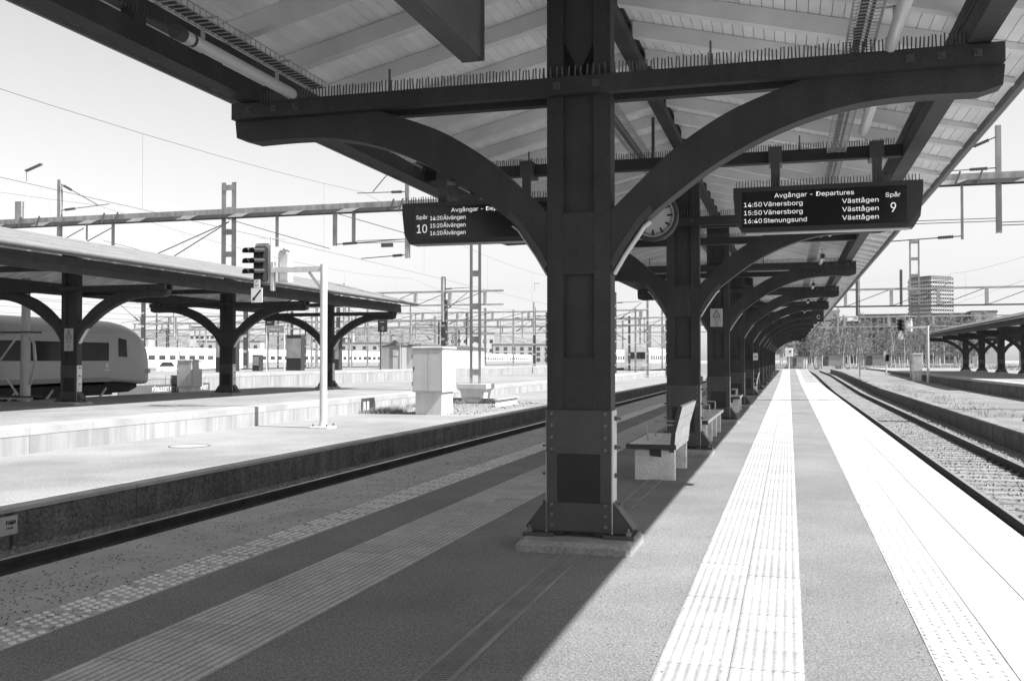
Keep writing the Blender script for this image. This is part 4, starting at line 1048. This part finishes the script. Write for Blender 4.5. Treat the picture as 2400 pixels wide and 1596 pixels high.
block('office_block', 'low pale block left of the white stair tower', 4.5, 345, 11, 10, 12.0, R(0), 'facade', 5, 6, 0, 1.0, 1.4)
block('office_block', 'white box building under the tower block', 57.5, 330, 7, 9, 16.0, R(0), 'facadepale', 0, 0)
block('office_block', 'pale low house seen through the right canopy arches', 44, 190, 8, 9, 4.4, R(0), 'facadepale', 1, 3, 0, 1.2, 1.2)
for k, (x, y, w_, h_) in enumerate(((-330,430,26,13),(-290,445,18,19),(-262,420,30,11),(-222,450,20,16),(-190,430,34,10),(-150,455,22,15),(-118,430,26,9))):
    block('apartment_block', ['leftmost pale apartment block at the foot of the hill', 'tall pale apartment block second from the left below the hill', 'wide low apartment block below the hill', 'narrow apartment block in the middle below the hill', 'long low pale block behind the white train', 'apartment block behind the second yard gantry', 'low block at the right end of the row below the hill'][k],
          x, y, w_, 12, h_, R(20), 'facadepale' if k % 2 else 'facade', 3, 7, 3, 1.6, 1.6, -.8)
# tower block with banded floors
t = thing('tower_block', 'tall tower block with dark and pale floor bands above the office block', 'building', (104.5, 802, 0), R(38))
t.scale = (1.69, 1.69, 1.0)
MB().box(-6.6, 6.6, -6.6, 6.6, 0, 63.6).build('core', 'facadedark', t)
bm_ = MB().box(-6.9, 6.9, -6.9, 6.9, 0, 1.55).mesh('floor_band'); bm_.materials.append(MATS['facade'])
for i in range(21): obj('floor_band', bm_, t, (0,0,1.0+i*2.95))
mm = MB().box(-.09,.09,-.06,.1,0,62).mesh('mullion'); mm.materials.append(MATS['facade'])
for i in range(10):
    q = -6.2 + 12.4*i/9; obj('mullion', mm, t, (q,-6.93,1)); obj('mullion', mm, t, (6.93,q,1), (0,0,R(90))); obj('mullion', mm, t, (-6.93,q,1), (0,0,R(-90)))
MB().box(-6.0,6.0,-6.0,6.0,63.6,64.6).build('roof', 'facadedark', t)

# bare early spring birches
def birch(label, x, y, z, h):
    t = thing('birch_tree', label, 'tree', (x, y, z), random.uniform(0,6.3), 'bare trees beyond the platform end')
    tr = MB(); br = MB(); bud = MB()
    def leaf(p):
        s = random.uniform(.05,.12); a = Vector((random.uniform(-1,1),random.uniform(-1,1),random.uniform(-1,1)))*s; b = Vector((random.uniform(-1,1),random.uniform(-1,1),random.uniform(-1,1)))*s
        bud.poly([p+a, p+b, p-a*.6], [(0,1,2)])
    def grow(p, d, L, r, lvl, mbx):
        q = p + d*L; mbx.tube(p, q, r, r*.62, 5 if lvl == 0 else 3, False)
        if lvl >= 3:
            for k in range(8): leaf(p.lerp(q, random.random()) + Vector((random.gauss(0,.12),random.gauss(0,.12),random.gauss(0,.12))))
            return
        for k in range(4 if lvl else 3):
            s = random.uniform(.25,1); nd = (d + Vector((random.gauss(0,.55),random.gauss(0,.55),random.gauss(0,.25)+.05))).normalized()
            grow(p.lerp(q, s), nd, L*random.uniform(.45,.7), r*.5, lvl+1, br)
    p = Vector((0,0,0)); d = Vector((random.gauss(0,.04),random.gauss(0,.04),1)).normalized(); n = 6; r = h*.013
    for i in range(n):
        q = p + d*h/n; tr.tube(p, q, r, r*.82, 7, False); r *= .82
        if i >= 1:
            for k in range(5):
                a = random.uniform(0,6.3); nd = Vector((math.cos(a)*.75, math.sin(a)*.75, random.uniform(.3,.9))).normalized()
                grow(p.lerp(q, random.random()), nd, h*random.uniform(.12,.2)*(1.15-i/n), r*.5, 1, br)
        p = q; d = (d + Vector((random.gauss(0,.06),random.gauss(0,.06),.1))).normalized()
    tr.build('trunk', 'bark', t); br.build('branches', 'twig', t); tag(bud.build('crown', 'bud', t), kind='stuff')
    return t
protos = []
spots = []
for k in range(105):
    y = random.uniform(165, 285); a = R(-15.87) + math.atan((random.uniform(1800, 2290)-1200)/2283)
    spots.append((math.tan(a)*y, y))
spots.sort(key=lambda p: p[1])
side = ['far left', 'left', 'centre', 'right', 'far right']
for k, (x, y) in enumerate(spots):
    h = random.uniform(7.0, 10.5)*(y/215)
    lab = 'bare birch tree in the thicket beyond the platform end'
    if len(protos) < 6: b = birch(lab, x, y, .25, 8.0); protos.append(b); b.scale = (h/8,)*3
    else:
        b = dup(protos[k % 6], (x, y, .25), random.uniform(0,6.3), lab, 'bare trees beyond the platform end'); b.scale = (h/8,)*3
# things at the foot of the trees
for k, (x, y, w_, h_) in enumerate(((7.5,190,5,2.2),(16,200,6,2.3),(1.5,170,3,1.8))):
    t = thing('site_hut', ['white site hut under the bare trees', 'larger site hut farther right under the trees', 'small white hut just beyond the platform end'][k], 'hut', (x, y, .2))
    MB().box(-w_/2,w_/2,-1.2,1.2,0,h_).build('wall', 'facade', t); MB().box(-w_/2-.1,w_/2+.1,-1.3,1.3,h_,h_+.15).build('roof', 'mastdark', t); MB().box(-w_*.3,-w_*.1,-1.22,-1.201,.2,h_*.9).build('door', 'mastdark', t)
mb = MB()
for k in range(260):
    x = random.uniform(-6, 55); y = random.uniform(150, 200); s = random.uniform(.25,.8)
    for q in range(10):
        a = random.uniform(0,6.3); b = random.uniform(.4,1.1)*s; dx, dy = math.cos(a), math.sin(a)
        mb.poly([(x+dx*.1,y+dy*.1,.0),(x+dx*.2,y+dy*.1,.0),(x+dx*b*.8,y+dy*b*.8,.2+b)], [(0,1,2)])
tag(mb.build('undergrowth', 'twig'), 'low scrub on the bank under the bare trees', 'scrub', kind='stuff')
